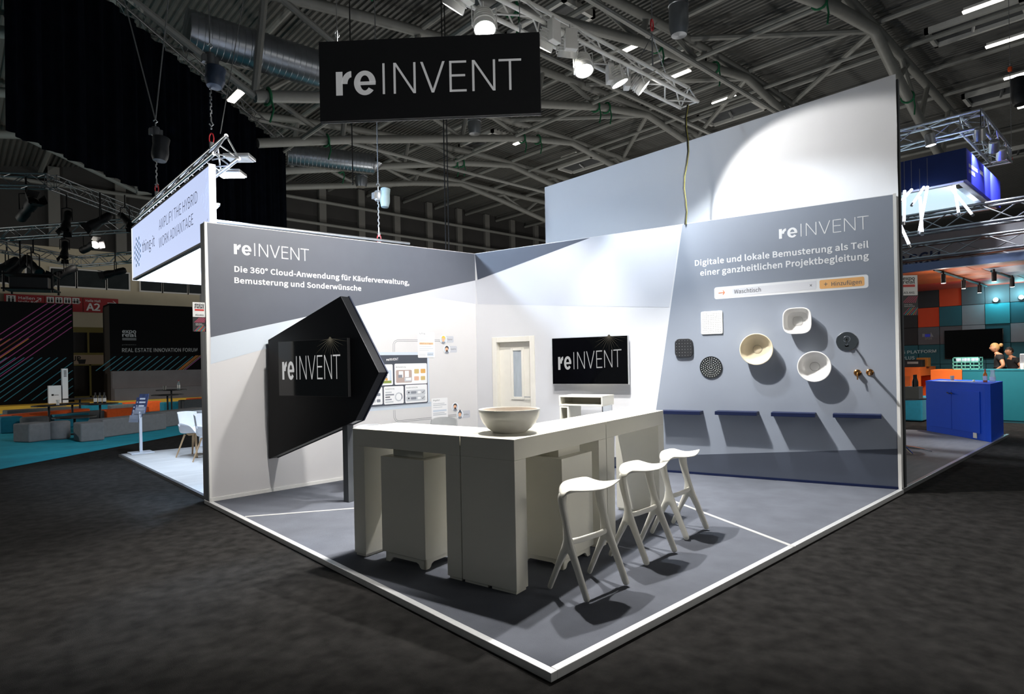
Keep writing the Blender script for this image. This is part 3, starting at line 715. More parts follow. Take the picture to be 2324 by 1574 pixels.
# ------------------------------------------------------------------ screens
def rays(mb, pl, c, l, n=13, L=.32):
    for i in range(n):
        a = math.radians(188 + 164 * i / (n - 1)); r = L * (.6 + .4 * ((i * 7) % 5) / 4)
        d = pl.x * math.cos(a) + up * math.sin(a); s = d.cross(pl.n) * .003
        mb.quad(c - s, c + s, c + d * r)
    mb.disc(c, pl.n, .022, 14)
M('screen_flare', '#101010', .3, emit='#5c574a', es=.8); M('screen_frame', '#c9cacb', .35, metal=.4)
def screen(name, lab, pl, tl, br, dp, th, frame, mark, fl):
    p, q = pl.at(*tl, dp), pl.at(*br, dp); ua, ub = (p - pl.o).dot(pl.x), (q - pl.o).dot(pl.x)
    e = thing(name, lab, 'television', pl.pt((ua + ub) / 2, q.z, dp - th / 2))
    b = .008
    MB().obox(pl.pt(ua, q.z, dp - th), pl.x * (ub - ua), pl.n * th, (0, 0, p.z - q.z)).build('casing', frame, e, bevel=.003)
    mb = MB(); pl.rrect(mb, ua + b, ub - b, q.z + b, p.z - b, dp + .0015); mb.build('screen', mt['screen_black'], e)
    mb = MB(); pl.mark(mb, *mark, dp + .003, sw=.062); mb.build('screen_lettering', mt['screen_letter'], e)
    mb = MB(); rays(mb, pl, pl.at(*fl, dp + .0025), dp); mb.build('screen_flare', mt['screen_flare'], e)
    MB().obox(pl.pt((ua + ub) / 2 - .15, (p.z + q.z) / 2 - .15, 0.001), pl.x * .3, pl.n * (dp - th - .002), (0, 0, .3)).build('wall_bracket', mt['black'], e)
    return ua, ub, q.z, p.z
tv = screen('television', 'flat television with pale frame hung on the wall beside the door', WR, (1252, 767), (1427, 872), .11, .045, mt['screen_frame'], ((1267, 839), (1411, 832), 801), (1382, 762))
PEN = Plane(WL.at(609, 1041, .02), dR, nR)
pen = [(773, 671.5), (860, 845), (806, 955), (610, 1041), (608.5, 771)]
e = thing('display_panel', 'big black pentagonal display panel standing out from the left wall on a grey post', 'display panel', lift(PEN.at(700, 1000), 0))
pts = [PEN.at(*q) for q in pen]
cen = sum(pts, V((0, 0, 0))) / 5
MB().prism(pts, -nR * .13).build('panel', mt['black_satin'], e, bevel=.003)
M('panel_edge', '#141c33', .45, vary=.1)
back = [cen + (p - cen) * 1.012 - nR * .131 for p in pts]; MB().prism(back, -nR * .02).build('back_frame', mt['panel_edge'], e)
pb = PZ(780, 1138, ZP)
ps = V((pb.x, pb.y, ZP)); mb = MB(); mb.obox(ps, nR * -.10, dR * .085, (0, 0, 1.35)); mb.build('post', mt['steel_dark'], e, bevel=.003)
screen('television', 'television set into the black pentagonal display panel', PEN, (631, 774.5), (790.5, 900.5), .05, .045, mt['black'], ((641, 861), (773, 859.5), 809), (749, 768))

# ------------------------------------------------------------------ white console under the wall television
CP = Plane(WR.pt(0, 0, .62), dR, nR)
a, b = CP.at(1268.3, 897.3), CP.at(1367.4, 921.8); ua, ub = (a - CP.o).dot(dR), (b - CP.o).dot(dR); zt, zb = a.z, b.z; t = .022; dpc = .46
e = thing('console_table', 'white open console with a slot on top, below the wall television', 'shelf unit', CP.pt((ua + ub) / 2, ZP, -dpc / 2))
mb = MB(); K = lambda u0, u1, z0, z1, d0=0, d1=dpc: mb.obox(CP.pt(u0, z0, -d1), dR * (u1 - u0), nR * (d1 - d0), (0, 0, z1 - z0))
K(ua, ub, zt - t, zt); K(ua, ub, zb, zb + t); K(ua, ua + t, zb + t, zt - t); K(ub - t, ub, zb + t, zt - t); K(ua + t, ub - t, zb + t, zt - t, dpc - t, dpc)
mb.build('top_box', mt['counter_white'], e, bevel=.002)
mb = MB(); w2 = .155; zz = zb - .01
K(ua + .01, ua + .01 + t, ZP, zz); K(ua + w2 - t, ua + w2, ZP, zz); K(ua + .01 + t, ua + w2 - t, zz - t, zz); K(ua + .01 + t, ua + w2 - t, ZP, ZP + t); K(ua + .01 + t, ua + w2 - t, ZP + t, zz - t, dpc - t, dpc)
mb.build('side_box', mt['counter_white'], e, bevel=.002)
M('acrylic', '#dfe6ec', .05, trans=.9, vary=.01)
mb = MB(); K(ub - .05, ub - .03, ZP, zb, .1, dpc); mb.build('side_panel', mt['acrylic'], e)
# ------------------------------------------------------------------ the bar counter: three white bridge tables and two pedestals
ca = math.radians(11.8); dA = V((math.cos(ca), math.sin(ca), 0)); dB = V((-math.sin(ca), math.cos(ca), 0)); C0 = V((2.92, 3.165, 0))
def cp(a, b, z): return C0 + dA * a + dB * b + V((0, 0, z))
ZT = 1.155
def bridge(lab, a0, a1, b0, b1, along_a, leg=.145):
    e = thing('bar_table', lab, 'bar table', cp((a0 + a1) / 2, (b0 + b1) / 2, ZP), 'white bar tables of the counter')
    mb = MB(); mb.obox(cp(a0, b0, ZT - .15), dA * (a1 - a0), dB * (b1 - b0), (0, 0, .15)); mb.build('table_top', mt['counter_white'], e, bevel=.0025)
    for s in (0, 1):
        if along_a: x0, x1, y0, y1 = (a0, a0 + leg, b0, b1) if not s else (a1 - leg, a1, b0, b1)
        else: x0, x1, y0, y1 = (a0, a1, b0, b0 + leg) if not s else (a0, a1, b1 - leg, b1)
        lg = MB().obox(cp(x0, y0, ZP + .022), dA * (x1 - x0), dB * (y1 - y0), (0, 0, ZT - .1505 - ZP - .022)).build('leg', mt['counter_white'], e, bevel=.0025)
        i = .012
        mb = MB()
        for f0, f1 in ((0, .46), (.54, 1)):
            if (x1 - x0) > (y1 - y0): mb.obox(cp(x0 + i + (x1 - x0 - 2 * i) * f0, y0 + i, ZP), dA * ((x1 - x0 - 2 * i) * (f1 - f0)), dB * (y1 - y0 - 2 * i), (0, 0, .024))
            else: mb.obox(cp(x0 + i, y0 + i + (y1 - y0 - 2 * i) * f0, ZP), dA * (x1 - x0 - 2 * i), dB * ((y1 - y0 - 2 * i) * (f1 - f0)), (0, 0, .024))
        mb.build('foot', mt['counter_white'], lg)
bridge('white bar table forming the corner of the counter, a bowl on it', 0, 1.43, 0, .50, True)
bridge('white bar table at the right arm end beside the furthest stool', 1.44, 2.80, 0, .50, True, .15)
bridge('white bar table forming the left arm of the counter, bare top', 0, .55, .508, 1.735, False)
def pedestal(lab, a0, a1, b0, b1):
    e = thing('pedestal', lab, 'pedestal', cp((a0 + a1) / 2, (b0 + b1) / 2, ZP), 'white pedestals under the counter')
    MB().obox(cp(a0, b0, ZP + .085), dA * (a1 - a0), dB * (b1 - b0), (0, 0, .80)).build('body', mt['counter_white'], e, bevel=.003)
    i = .075; MB().obox(cp(a0 + i, b0 + i, ZP + .886), dA * (a1 - a0 - 2 * i), dB * (b1 - b0 - 2 * i), (0, 0, .066)).build('neck', mt['counter_white'], e, bevel=.002)
    i = .022; mb = MB(); h = .085
    for o, d, n, L in ((cp(a0 + i, b0 + i, ZP), dA, dB, a1 - a0 - 2 * i), (cp(a0 + i, b1 - i, ZP), dA, -dB, a1 - a0 - 2 * i), (cp(a0 + i, b0 + i, ZP), dB, dA, b1 - b0 - 2 * i), (cp(a1 - i, b0 + i, ZP), dB, -dA, b1 - b0 - 2 * i)):
        prof = [(0, 0), (.045, 0), (.06, .01), (.075, .035), (.10, .045), (L - .10, .045), (L - .075, .035), (L - .06, .01), (L - .045, 0), (L, 0), (L, h), (0, h)]
        mb.prism([o + d * u + V((0, 0, z)) for u, z in prof], n * .018)
    mb.build('plinth', mt['counter_white'], e)
pedestal('white pedestal box on a plinth under the left arm of the counter', .015, .42, .90, 1.40)
pedestal('white pedestal box on a plinth behind the nearest stool', .60, 1.10, -.03, .42)

# ------------------------------------------------------------------ bowl with a glazed rim
c = PZ(1156, 983.5, ZT); c = V((c.x + .085, c.y + .09, ZT))
e = thing('bowl', 'large cream round bowl standing on the counter corner', 'bowl', c)
r = .245; t = .012
out = [(.12, 0), (.132, .004), (.172, .032), (.208, .072), (.231, .115), (.242, .155), (r, .178), (r - .002, .183), (r - .008, .184), (r - t, .178)]
inn = [(.225, .15), (.19, .085), (.14, .035), (.09, .02), (0, .018)]
M('bowl_cream', '#f0eee6', .16, vary=.01); M('bowl_inside', '#dcd2c6', .4, vary=.05)
MB().lathe(out, c, up, 56, open_end=True).build('outer_wall', mt['bowl_cream'], e, smooth=True)
MB().lathe([(r - t, .178)] + inn, c, up, 56, open_start=True).build('inside', mt['bowl_inside'], e, smooth=True)
MB().lathe([(0, .019), (.05, .019), (.05, .03), (.04, .036), (0, .038)], c, up, 24).build('drain_cover', mt['bowl_cream'], e, smooth=True)
MB().lathe([(.016, 0), (.016, .006), (.010, .008), (0, .008)], V((c.x - .08, c.y - .15, c.z + .048)), V((-.4, -.75, -.5)), 16).build('overflow_ring', mt['bowl_cream'], e, smooth=True)

# ------------------------------------------------------------------ the three bar stools
def skin(name, verts, edges, rad, mat_, parent, root=0, sub=2):
    me = bpy.data.meshes.new(name); me.from_pydata([V(v) for v in verts], edges, []); o = bpy.data.objects.new(name, me); COL.objects.link(o)
    o.modifiers.new('s', 'SKIN')
    sv = me.skin_vertices[0].data
    for i, r in enumerate(rad):
        sv[i].radius = r if isinstance(r, tuple) else (r, r); sv[i].use_root = (i == root)
    o.modifiers['s'].use_smooth_shade = True
    md = o.modifiers.new('d', 'SUBSURF'); md.levels = sub; md.render_levels = sub
    dg = bpy.context.evaluated_depsgraph_get(); m2 = bpy.data.meshes.new_from_object(o.evaluated_get(dg)); m2.name = name
    bpy.data.objects.remove(o); bpy.data.meshes.remove(me)
    m2.materials.clear(); m2.materials.append(mat_); m2.shade_smooth()
    o = bpy.data.objects.new(name, m2); COL.objects.link(o)
    if parent is not None: o.parent = parent; ORG[o.name] = V((0, 0, 0))
    return o
def stool(lab, loc, rz):
    e = thing('bar_stool', lab, 'bar stool', loc, 'white bar stools in a row at the counter')
    for s in (-1, 1):
        x = .215 * s; xt = .165 * s
        vs = [(x * 1.03, -.185, .004), (x * 1.02, -.10, .2), (x, -.012, .385), (x * 1.02, .085, .2), (x * 1.03, .18, .004), (x * .97, .008, .48), (x * .97, .045, .62), (x * .97, .052, .68), (x * .93, .036, .722)]
        ed = [(0, 1), (1, 2), (2, 3), (3, 4), (2, 5), (5, 6), (6, 7), (7, 8)]
        rd = [(.019, .030), (.021, .031), (.027, .039), (.018, .026), (.015, .022), (.023, .034), (.026, .040), (.030, .044), (.034, .040)]
        skin('leg_fork', vs, ed, rd, mt['stool_white'], e, root=2)
    skin('footrest', [(-.215, -.012, .38), (-.1, -.022, .375), (.1, -.022, .375), (.215, -.012, .38)], [(0, 1), (1, 2), (2, 3)], [(.02, .022), (.013, .024), (.013, .024), (.02, .022)], mt['stool_white'], e)
    # seat: a folded boomerang, thin lips to the front corners, thick where it runs into the legs
    mb = MB(); nu, nv = 28, 12; top = []
    for i in range(nu + 1):
        t = -1 + 2 * i / nu; a = abs(t); x = .285 * t
        yb = .118 - .03 * a ** 2 - .135 * max(0, (a - .62) / .38) ** 1.4; yf = -.165 + .070 * a ** 1.5
        for j in range(nv + 1):
            q = j / nv; y = yf + (yb - yf) * q
            z = .748 + .020 * a ** 1.6 + .038 * q ** 1.5 * (1 - a ** 2) - .016 * math.exp(-((q - .45) / .3) ** 2) * math.exp(-((a - .45) / .25) ** 2)
            z -= .016 * max(0, a - .82) / .18 * q + .058 * math.exp(-((a - .80) / .20) ** 2) * q ** 2.2
            top.append(V((x, y, z)))
    idx = lambda i, j: i * (nv + 1) + j
    bot = []
    for i in range(nu + 1):
        a = abs(-1 + 2 * i / nu)
        for j in range(nv + 1):
            q = j / nv; th = .012 + .030 * math.exp(-((a - .72) / .25) ** 2) * math.exp(-((q - .85) / .5) ** 2)
            bot.append(top[idx(i, j)] - V((0, 0, th)))
    n = len(top); fs = []
    for i in range(nu):
        for j in range(nv):
            fs.append((idx(i, j), idx(i + 1, j), idx(i + 1, j + 1), idx(i, j + 1))); fs.append((n + idx(i, j + 1), n + idx(i + 1, j + 1), n + idx(i + 1, j), n + idx(i, j)))
    for i in range(nu):
        fs.append((idx(i + 1, 0), idx(i, 0), n + idx(i, 0), n + idx(i + 1, 0))); fs.append((idx(i, nv), idx(i + 1, nv), n + idx(i + 1, nv), n + idx(i, nv)))
    for j in range(nv):
        fs.append((idx(0, j), idx(0, j + 1), n + idx(0, j + 1), n + idx(0, j))); fs.append((idx(nu, j + 1), idx(nu, j), n + idx(nu, j), n + idx(nu, j + 1)))
    mb.add(top + bot, fs); o = mb.build('seat', mt['stool_white'], e, local=True, sub=1); o.data.shade_smooth()
    e.rotation_euler = (0, 0, rz)
    return e
st = stool('white moulded bar stool nearest the camera, in front of a pedestal', (3.388, 2.905, ZP), 0)
dup(st, (4.285, 3.06, ZP), math.radians(3), 'middle white moulded bar stool of the three at the counter')
dup(st, (5.10, 3.214, ZP), math.radians(6.5), 'white moulded bar stool furthest along the counter, by the floor strip')

# ------------------------------------------------------------------ two shell chairs behind the counter
def shell_chair(name, lab, loc, rz, seat_mat, legs='wire', grp=None, arms=False):
    e = thing(name, lab, 'chair', loc, grp)
    mb = MB(); nu, nv = 14, 14; pts = []
    prof = [(.23, .435), (.20, .452), (.12, .448), (0, .44), (-.12, .436), (-.19, .45), (-.225, .50), (-.24, .57), (-.255, .66), (-.268, .74), (-.275, .79), (-.28, .82), (-.282, .835), (-.283, .84), (-.283, .843)]
    for j, (y, z) in enumerate(prof):
        for i in range(nu + 1):
            t = -1 + 2 * i / nu; a = abs(t)
            wdt = .225 if j < 6 else .225 - .05 * (j - 6) / 8
            if arms: wdt = .26
            curl = .02 * a ** 3 if j < 5 else .0
            fwd = (.05 if not arms else .14) * a ** 2.2 * max(0, min(1, (j - 4) / 3))
            rise = 0
            if arms: 
                rise = .20 * max(0, (a - .72) / .28) ** .8 * (1 if 1 < j < 7 else .0) * (1 - abs(j - 4) / 6)
            drop = -.02 * a ** 4 * (1 if j > 11 else 0)
            pts.append(V((wdt * t, y + fwd, z + curl + rise + drop)))
    fs = []
    for j in range(len(prof) - 1):
        for i in range(nu): k = j * (nu + 1) + i; fs.append((k, k + 1, k + nu + 2, k + nu + 1))
    mb.add(pts, fs); o = mb.build('seat_shell', seat_mat, e, local=True, sub=1); o.data.shade_smooth()
    md = o.modifiers.new('thick', 'SOLIDIFY'); md.thickness = .010
    for sx in (-1, 1):
        for sy in (-1, 1):
            if legs == 'wire': MB().tube([(sx * .12, sy * .10, .425), (sx * .19, sy * .17, .40), (sx * .235, sy * .235, .0)], .009, 8).build('leg', mt['alu'], e, local=True, smooth=True)
            else: MB().tube([(sx * .12, sy * .11, .42), (sx * .225, sy * .22, .0)], [(.024, .017), (.014, .011)], 8).build('leg', mt['wood_leg'], e, local=True, smooth=True)
    if legs != 'wire': MB().box(-.15, .15, -.02, .02, .40, .43).box(-.02, .02, -.15, .15, .40, .43).build('seat_bracket', mt['wood_leg'], e, local=True)
    e.rotation_euler = (0, 0, rz); return e
M('shell_grey', '#a2a4a4', .5, vary=.04); M('shell_white', '#e4e6ea', .35, vary=.02)
p = PZ(1006, 1062, ZP); shell_chair('shell_chair', 'grey backed shell chair showing over the counter before the left wall', (5.35, 7.35, ZP), math.radians(140), mt['shell_grey'], grp='chairs behind the counter')
p = PZ(772, 1108, ZP); shell_chair('shell_chair', 'pale shell chair with wire legs half hidden behind the grey post', (4.10, 7.30, ZP), math.radians(150), mt['shell_white'], grp='chairs behind the counter')

# ------------------------------------------------------------------ hanging sign
zt = 4.72; A_, B_ = PZ(723, 95, zt), PZ(1224, 72, zt); dS = (B_ - A_).normalized(); nS = V((dS.y, -dS.x, 0))
if nS.dot(CAM - A_) < 0: nS = -nS
SG = Plane(A_, dS, nS); wS = (B_ - A_).length; zb = (SG.at(725, 275).z + SG.at(1224, 257).z) / 2
e = thing('hanging_sign', 'black rectangular sign with grey lettering hanging below the lamp truss', 'sign', V(((A_.x + B_.x) / 2, (A_.y + B_.y) / 2, zb)))
M('sign_black', '#242529', .7, vary=.06, scale=40); M('sign_letter_glow', '#c4c5c6', .5, emit='#c4c5c6', es=.36, vary=.01)  # letters glow faintly, in place of light falling on the sign front
MB().obox(SG.pt(0, zb, -.05), dS * wS, nS * .05, (0, 0, zt - zb)).build('panel', mt['sign_black'], e, bevel=.003)
MB().obox(SG.pt(-.004, zb - .004, -.051), dS * (wS + .008), nS * .012, (0, 0, zt - zb + .008)).build('back_frame', mt['alu_dark'], e)
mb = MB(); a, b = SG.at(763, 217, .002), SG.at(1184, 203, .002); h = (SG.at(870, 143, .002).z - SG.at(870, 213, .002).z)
reinvent(mb, a, b - a, up, (b - a).length, h, .072); mb.build('lettering', mt['sign_letter_glow'], e)
for px, py in ((765, 93), (1180, 74)):
    p = SG.at(px, py, -.02); mb = MB(); mb.tube([p + V((0, 0, -.02)), p + V((0, 0, .10))], .006, 6)
    mb.tube([p + V((.02 * math.cos(t), 0, .06 + .03 * math.sin(t))) for t in [2 * PI * i / 10 for i in range(11)]], .004, 6); mb.build('eye_bolt', mt['alu'], e)
    MB().tube([p + V((0, 0, .08)), V((p.x, p.y, 5.9 if px > 1000 else 12))], .0035, 5).build('suspension_wire', mt['wire'], e)

# ------------------------------------------------------------------ lamp truss and its floodlights
def truss(name, lab, p, q, s=.29, tri=False, r=.025, bay=.5, m_='alu', upv=None, cat='truss', grp=None):
    p, q = V(p), V(q); d = (q - p).normalized(); L = (q - p).length; side = V((-d.y, d.x, 0)).normalized(); h = up if upv is None else V(upv)
    if tri: off = [-side * s / 2, side * s / 2, h * s * .87]
    else: off = [-side * s / 2, side * s / 2, side * s / 2 + h * s, -side * s / 2 + h * s]
    e = thing(name, lab, cat, (p + q) / 2, grp)
    for o in off: MB().tube([p + o, q + o], r, 10).build('chord', mt[m_], e, smooth=True)
    n = max(2, round(L / bay)); mb = MB(); k = len(off)
    for a in range(k):
        o1, o2 = off[a], off[(a + 1) % k]
        for i in range(n):
            t0, t1 = p + d * (L * i / n), p + d * (L * (i + 1) / n)
            mb.tube([t0 + o1, t1 + o2] if i % 2 else [t0 + o2, t1 + o1], r * .42, 6, cap=False)
        mb.tube([p + o1, p + o2], r * .42, 6); mb.tube([q + o1, q + o2], r * .42, 6)
    mb.build('lacing', mt[m_], e, smooth=True)
    return e
truss('lamp_truss', 'white three-tube lighting truss above the stand carrying the floodlights', (2.6, 4.86, 5.5), (8.14, 4.82, 5.5), .29, True, .026, .42, 'truss_white')
p = V((7.25, 4.85, 5.76)); e = thing('truss_hoist_chain', 'red shackle and dark chain holding the right end of the lamp truss', 'chain', p)
mb = MB(); mb.tube([p + V((.0, 0, 0)), p + V((0, 0, .5))], .012, 6); mb.tube([p + V((-.35, 0, .0)), p + V((0, 0, .48)), p + V((.35, 0, .0))], .007, 6); mb.build('bridle', mt['wire'], e)
MB().tube([p + V((.03 * math.cos(t), 0, .62 + .08 * math.sin(t))) for t in [2 * PI * i / 12 for i in range(13)]], .012, 6).build('shackle', mt['red_steel'], e)
MB().tube([p + V((0, 0, .7)), p + V((0, 0, 8.0))], .008, 6).build('chain', mt['wire'], e)
M('lamp_white', '#dcdcd8', .4, vary=.03)
def flood(lab, px, py, z, target, power, lit=True, color=(1, .97, .93), cone=110, blend=.35, name='floodlight', y=None):
    p = PP(px, py, (0, 4.78, 0), (0, 1, 0)); d = (V(target) - p).normalized(); s = d.cross(up).normalized(); v = s.cross(d)
    e = thing(name, lab, 'floodlight', p + V((0, 0, -.1)), 'floodlights on the white lamp truss')
    mb = MB(); mb.lathe([(.05, -.20), (.085, -.17), (.10, -.08), (.115, 0), (.118, .03), (.108, .03), (.10, .0)], p, d, 20)
    for k in range(5): mb.lathe([(.088 + .006 * k, -.17 + .03 * k), (.105 + .004 * k, -.168 + .03 * k), (.105 + .004 * k, -.160 + .03 * k), (.088 + .006 * k, -.158 + .03 * k)], p, d, 20)
    mb.build('head', mt['lamp_white'], e, smooth=True)
    MB().disc(p + d * .012, d, .10, 24).build('lens', mt['lamp_face'], e)
    bx = p - d * V((1, 1, 0)) * .26 + V((0, 0, .08)); dh = V((d.x, d.y, 0)).normalized(); sh = V((-dh.y, dh.x, 0))
    MB().obox(bx - dh * .05 - sh * .075 - up * .10, dh * .08, sh * .15, (0, 0, .24)).build('ballast_box', mt['lamp_white'], e, bevel=.008)
    mb = MB(); mb.tube([p - s * .13, p - s * .13 - d * .1 + up * .14, bx + up * .1 + dh * .02, p + s * .13 - d * .1 + up * .14, p + s * .13], .008, 6); mb.build('bracket', mt['lamp_white'], e)
    MB().tube([bx + up * .13, V((bx.x, bx.y, 5.5))] if bx.z + .13 < 5.48 else [bx + up * .02, bx + up * .2], .014, 8).build('hook_clamp', mt['lamp_white'], e)
    if lit: put_light(lamp_data('SPOT', power, color, .06, math.radians(cone), blend), p + d * .05, p + d, e)
    return e
flood('floodlight left of the black sign top, lit face turned to the left wall', 1030, 14, 5.15, (3.0, 8.1, 1.0), 620)
flood('glaring lit floodlight directly above the top edge of the black sign', 1100, 62, 4.98, (3.3, 3.3, .1), 1300, cone=100)
flood('floodlight half hidden behind the right edge of the black sign', 1233, 104, 5.15, (4.7, 8.1, .6), 600)
flood('floodlight with white ballast box between the sign and the brightest lamp', 1287, 124, 5.15, (6.9, 7.4, .2), 140, color=(.74, .87, 1))
flood('brightest glaring floodlight near the middle of the lamp truss', 1325, 157, 5.05, (4.9, 3.1, .1), 1500, cone=105)
flood('floodlight with finned head just right of the brightest lamp', 1405, 185, 5.15, (8.2, 3.5, .5), 430, color=(.86, .93, 1), cone=100)
flood('floodlight nearest the free end of the truss, its lit face aimed right', 1458, 197, 5.12, (8.62, 3.2, 3.4), 230, cone=72, blend=.2)
# ------------------------------------------------------------------ tall white fabric wall behind the right partition
fx = 8.70; fa, fb = PP(2033, 168, (fx, 0, 0), (1, 0, 0)), PP(1236, 425, (fx, 0, 0), (1, 0, 0))
zf = (fa.z + fb.z) / 2; y0, y1 = fa.y, fb.y
M('fabric_white', '#dfe0e2', .85, vary=.01, scale=2, bump=.25, bscale=3)
e = thing('fabric_wall', 'tall white fabric covered wall rising behind the right partition wall', 'fabric wall', (fx, (y0 + y1) / 2, ZP))
mb = MB(); ny, nz = 90, 40; pts = []; random.seed(3)
for i in range(ny + 1):
    for j in range(nz + 1):
        t = i / ny; q = j / nz
        crease = .012 * math.exp(-((t - .02) / .03) ** 2) * math.sin(q * 34) + .006 * math.exp(-((t - .14) / .006) ** 2) + .007 * math.exp(-((t - .545) / .004) ** 2) + .003 * math.sin(t * 60 + 3 * math.sin(q * 5)) * (1 - q) ** 2
        pts.append(V((fx - crease, y0 + (y1 - y0) * t, ZP + ((fa.z + (fb.z - fa.z) * t) - ZP) * q)))
fs = [(i * (nz + 1) + j, (i + 1) * (nz + 1) + j, (i + 1) * (nz + 1) + j + 1, i * (nz + 1) + j + 1) for i in range(ny) for j in range(nz)]
mb.add(pts, fs); o = mb.build('fabric', mt['fabric_white'], e); o.data.shade_smooth()
MB().box(fx + .035, fx + .09, y0 - .012, y1, ZP, min(fa.z, fb.z) - .02).build('frame', mt['steel_dark'], e)
p = PP(1558, 238, (8.15, 4.8, 0), (1, 0, 0)); q = WR.at(1552, 508, .02)
mb = MB(); n = 10
M('cable_yellow', '#8f8a3a', .6)
q.z = hR(2) + .002; s_ = V((8.12, 4.84, 5.5)); pts = [s_.lerp(q, i / n) + V((0, .03 * math.sin(i * 1.2), 0)) for i in range(n + 1)]
e = thing('power_cable', 'black and yellow cable dropping from the lamp truss to the right wall top', 'cable', q)
MB().tube(pts, .010, 6).build('black_lead', mt['cable_black'], e); MB().tube([p_ + V((.012, -.012, 0)) for p_ in pts], .006, 6).build('yellow_lead', mt['cable_yellow'], e)

# ------------------------------------------------------------------ neighbouring stand on the left
e = thing('exhibition_platform', 'pale floored platform of the neighbouring stand beyond the left wall', 'platform', (5.5, 11.2, 0), kind='thing')
MB().box(2.42, 8.6, 8.42, 14.1, 0, .048).build('floor_panel', mt['floor_pale'], e)
MB().box(2.38, 2.42, 8.42, 14.1, 0, .045).build('edge_strip', mt['steel_dark'], e)
M('panel_taupe', '#6e6a6a', .6, vary=.03)
o = MB().box(2.36, 6.7, 8.425, 8.50, .05, 2.66).build('back_panel', mt['panel_taupe']); tag(o, 'low taupe rear panel of the neighbouring stand, behind the left wall end', 'panel', kind='thing')
fxp = 2.44; P_ = lambda a, b: PP(a, b, (fxp, 0, 0), (1, 0, 0))
c1, c2, n1, n2 = P_(301.6, 525), P_(300, 638), P_(478, 360), P_(467, 536)
zt, zb = (c1.z + n1.z) / 2, (c2.z + n2.z) / 2; yc = (c1.y + c2.y) / 2; yn = 8.29
M('lightbox', '#dfe6ff', .5, emit='#c4d2f8', es=.92, vary=.01); M('lightbox_white', '#f5f8ff', .5, emit='#eef4ff', es=1.15, vary=.01); M('print_ink', '#2d3346', .6); M('print_cyan', '#6fb6dd', .6)
e = thing('fascia_sign', 'glowing white fascia sign with thing it logo hanging above the left neighbouring stand', 'sign', (fxp, (yc + yn) / 2, zb))
MB().box(fxp, fxp + .06, yn, yc, zb, zt).build('front_panel', mt['lightbox'], e)
mb = MB(); mb.box(fxp - .006, fxp + .07, yn - .03, yn, zb, zt + .02); mb.build('end_frame', mt['lightbox_white'], e)
mb = MB(); mb.box(fxp - .004, fxp + .064, yn, yc, zt, zt + .03); mb.box(fxp - .004, fxp + .064, yn, yc, zb - .03, zb); mb.build('trim', mt['black'], e)
MB().box(fxp, 8.8, yc, yc + .06, zb - .03, zt).build('rear_panel', mt['lightbox_white'], e)
FS = Plane((fxp, 0, 0), (0, -1, 0), (-1, 0, 0))
mb = MB(); kw = dict(bold=-.004)
FS.text(mb, 'AMPLIFY THE HYBRID', (361, 523), (448, 459), 500, .003, **kw); mb.build('slogan', mt['print_ink'], e); mb = MB(); FS.text(mb, 'WORK ADVANTAGE', (361, 563), (438.5, 509), 541, .003, **kw)
mb.build('slogan', mt['print_ink'], e); mb = MB(); FS.text(mb, 'thing-it', (323, 573), (351, 558), 549, .003, bold=-.002)
mb.build('word_mark', mt['print_ink'], e)
mb = MB()
for i in range(-2, 3):
    for j in range(-5, 6):
        if abs(i) * 2 + abs(j) > 7 or (i + j) % 2: continue
        c = FS.at(312.5 + i * 3.0, 571 + j * 6 - i * 1.2, .003); mb.disc(c, (-1, 0, 0), .032 if (i, j) != (0, -1) else .045, 10)
mb.build('dot_logo', mt['print_cyan'], e)
mb = MB(); random.seed(5)
for i in range(9):                                                    # faint jigsaw outlines near the right end
    c = FS.at(462 + 12 * random.random() - i * .6, 400 + i * 8.5, .003); r = .06
    for k in range(9):
        t0, t1 = 2 * PI * k / 12 + i, 2 * PI * (k + .9) / 12 + i
        mb.quad(*[c + V((0, rr2 * math.cos(t), rr2 * math.sin(t))) for rr2, t in ((r, t0), (r + .005, t0), (r + .005, t1), (r, t1))])
M('print_faint', '#c3cdea', .6, emit='#aab8e0', es=.75); M('print_faint2', '#a9b3cf', .6); mb.build('jigsaw_outline', mt['print_faint'], e)
za = zt + .12
truss('fascia_truss', 'silver three-tube truss along the top of the glowing fascia sign', (fxp + .17, yn - .15, za), (fxp + .17, yc, za), .30, True, .025, .36, 'alu')
# floodlights lighting that stand
def flat_lamp(lab, c, d, lit):
    c = V(c); e = thing('flat_floodlight', lab, 'floodlight', c, 'flat floodlights on the fascia truss')
    s = V((d[0], d[1], 0)).normalized(); t = V((-s.y, s.x, 0))
    MB().obox(c - s * .0 - t * .13, s * .36, t * .26, (0, 0, .05)).build('housing', mt['alu'], e, bevel=.01)
    MB().obox(c - t * .11 + s * .03 - V((0, 0, .008)), s * .30, t * .22, (0, 0, .006)).build('lens', mt['lamp_face'] if lit else mt['white_gloss'], e)
    MB().tube([c + V((0, 0, .03)), c - s * .10 + V((0, 0, .02)), c - s * .2 + V((0, 0, .0))], .012, 6).build('arm', mt['alu'], e)
    if lit == 0: put_light(lamp_data('SPOT', 3000, (.46, .70, 1), .1, 1.15, .8), c - V((0, 0, .05)) - s * .02, V((.9, 7.6, 0)), e)
    if lit == 2:
        put_light(lamp_data('SPOT', 800, (.62, .78, 1), .12, 1.5, .8), c - V((0, 0, .08)) + s * .3, V((8.7, 8.0, 4.4)), e)
    if lit:
        l = bpy.data.lights.new('lamp_light', 'SPOT'); l.energy = 480; l.color = (.70, .83, 1); l.spot_size = 2.4; l.spot_blend = .5; l.shadow_soft_size = .12
        put_light(l, c - V((0, 0, .05)) + s * .15, c - V((0, 0, 2)) + s * .15 + t * 1.2, e)
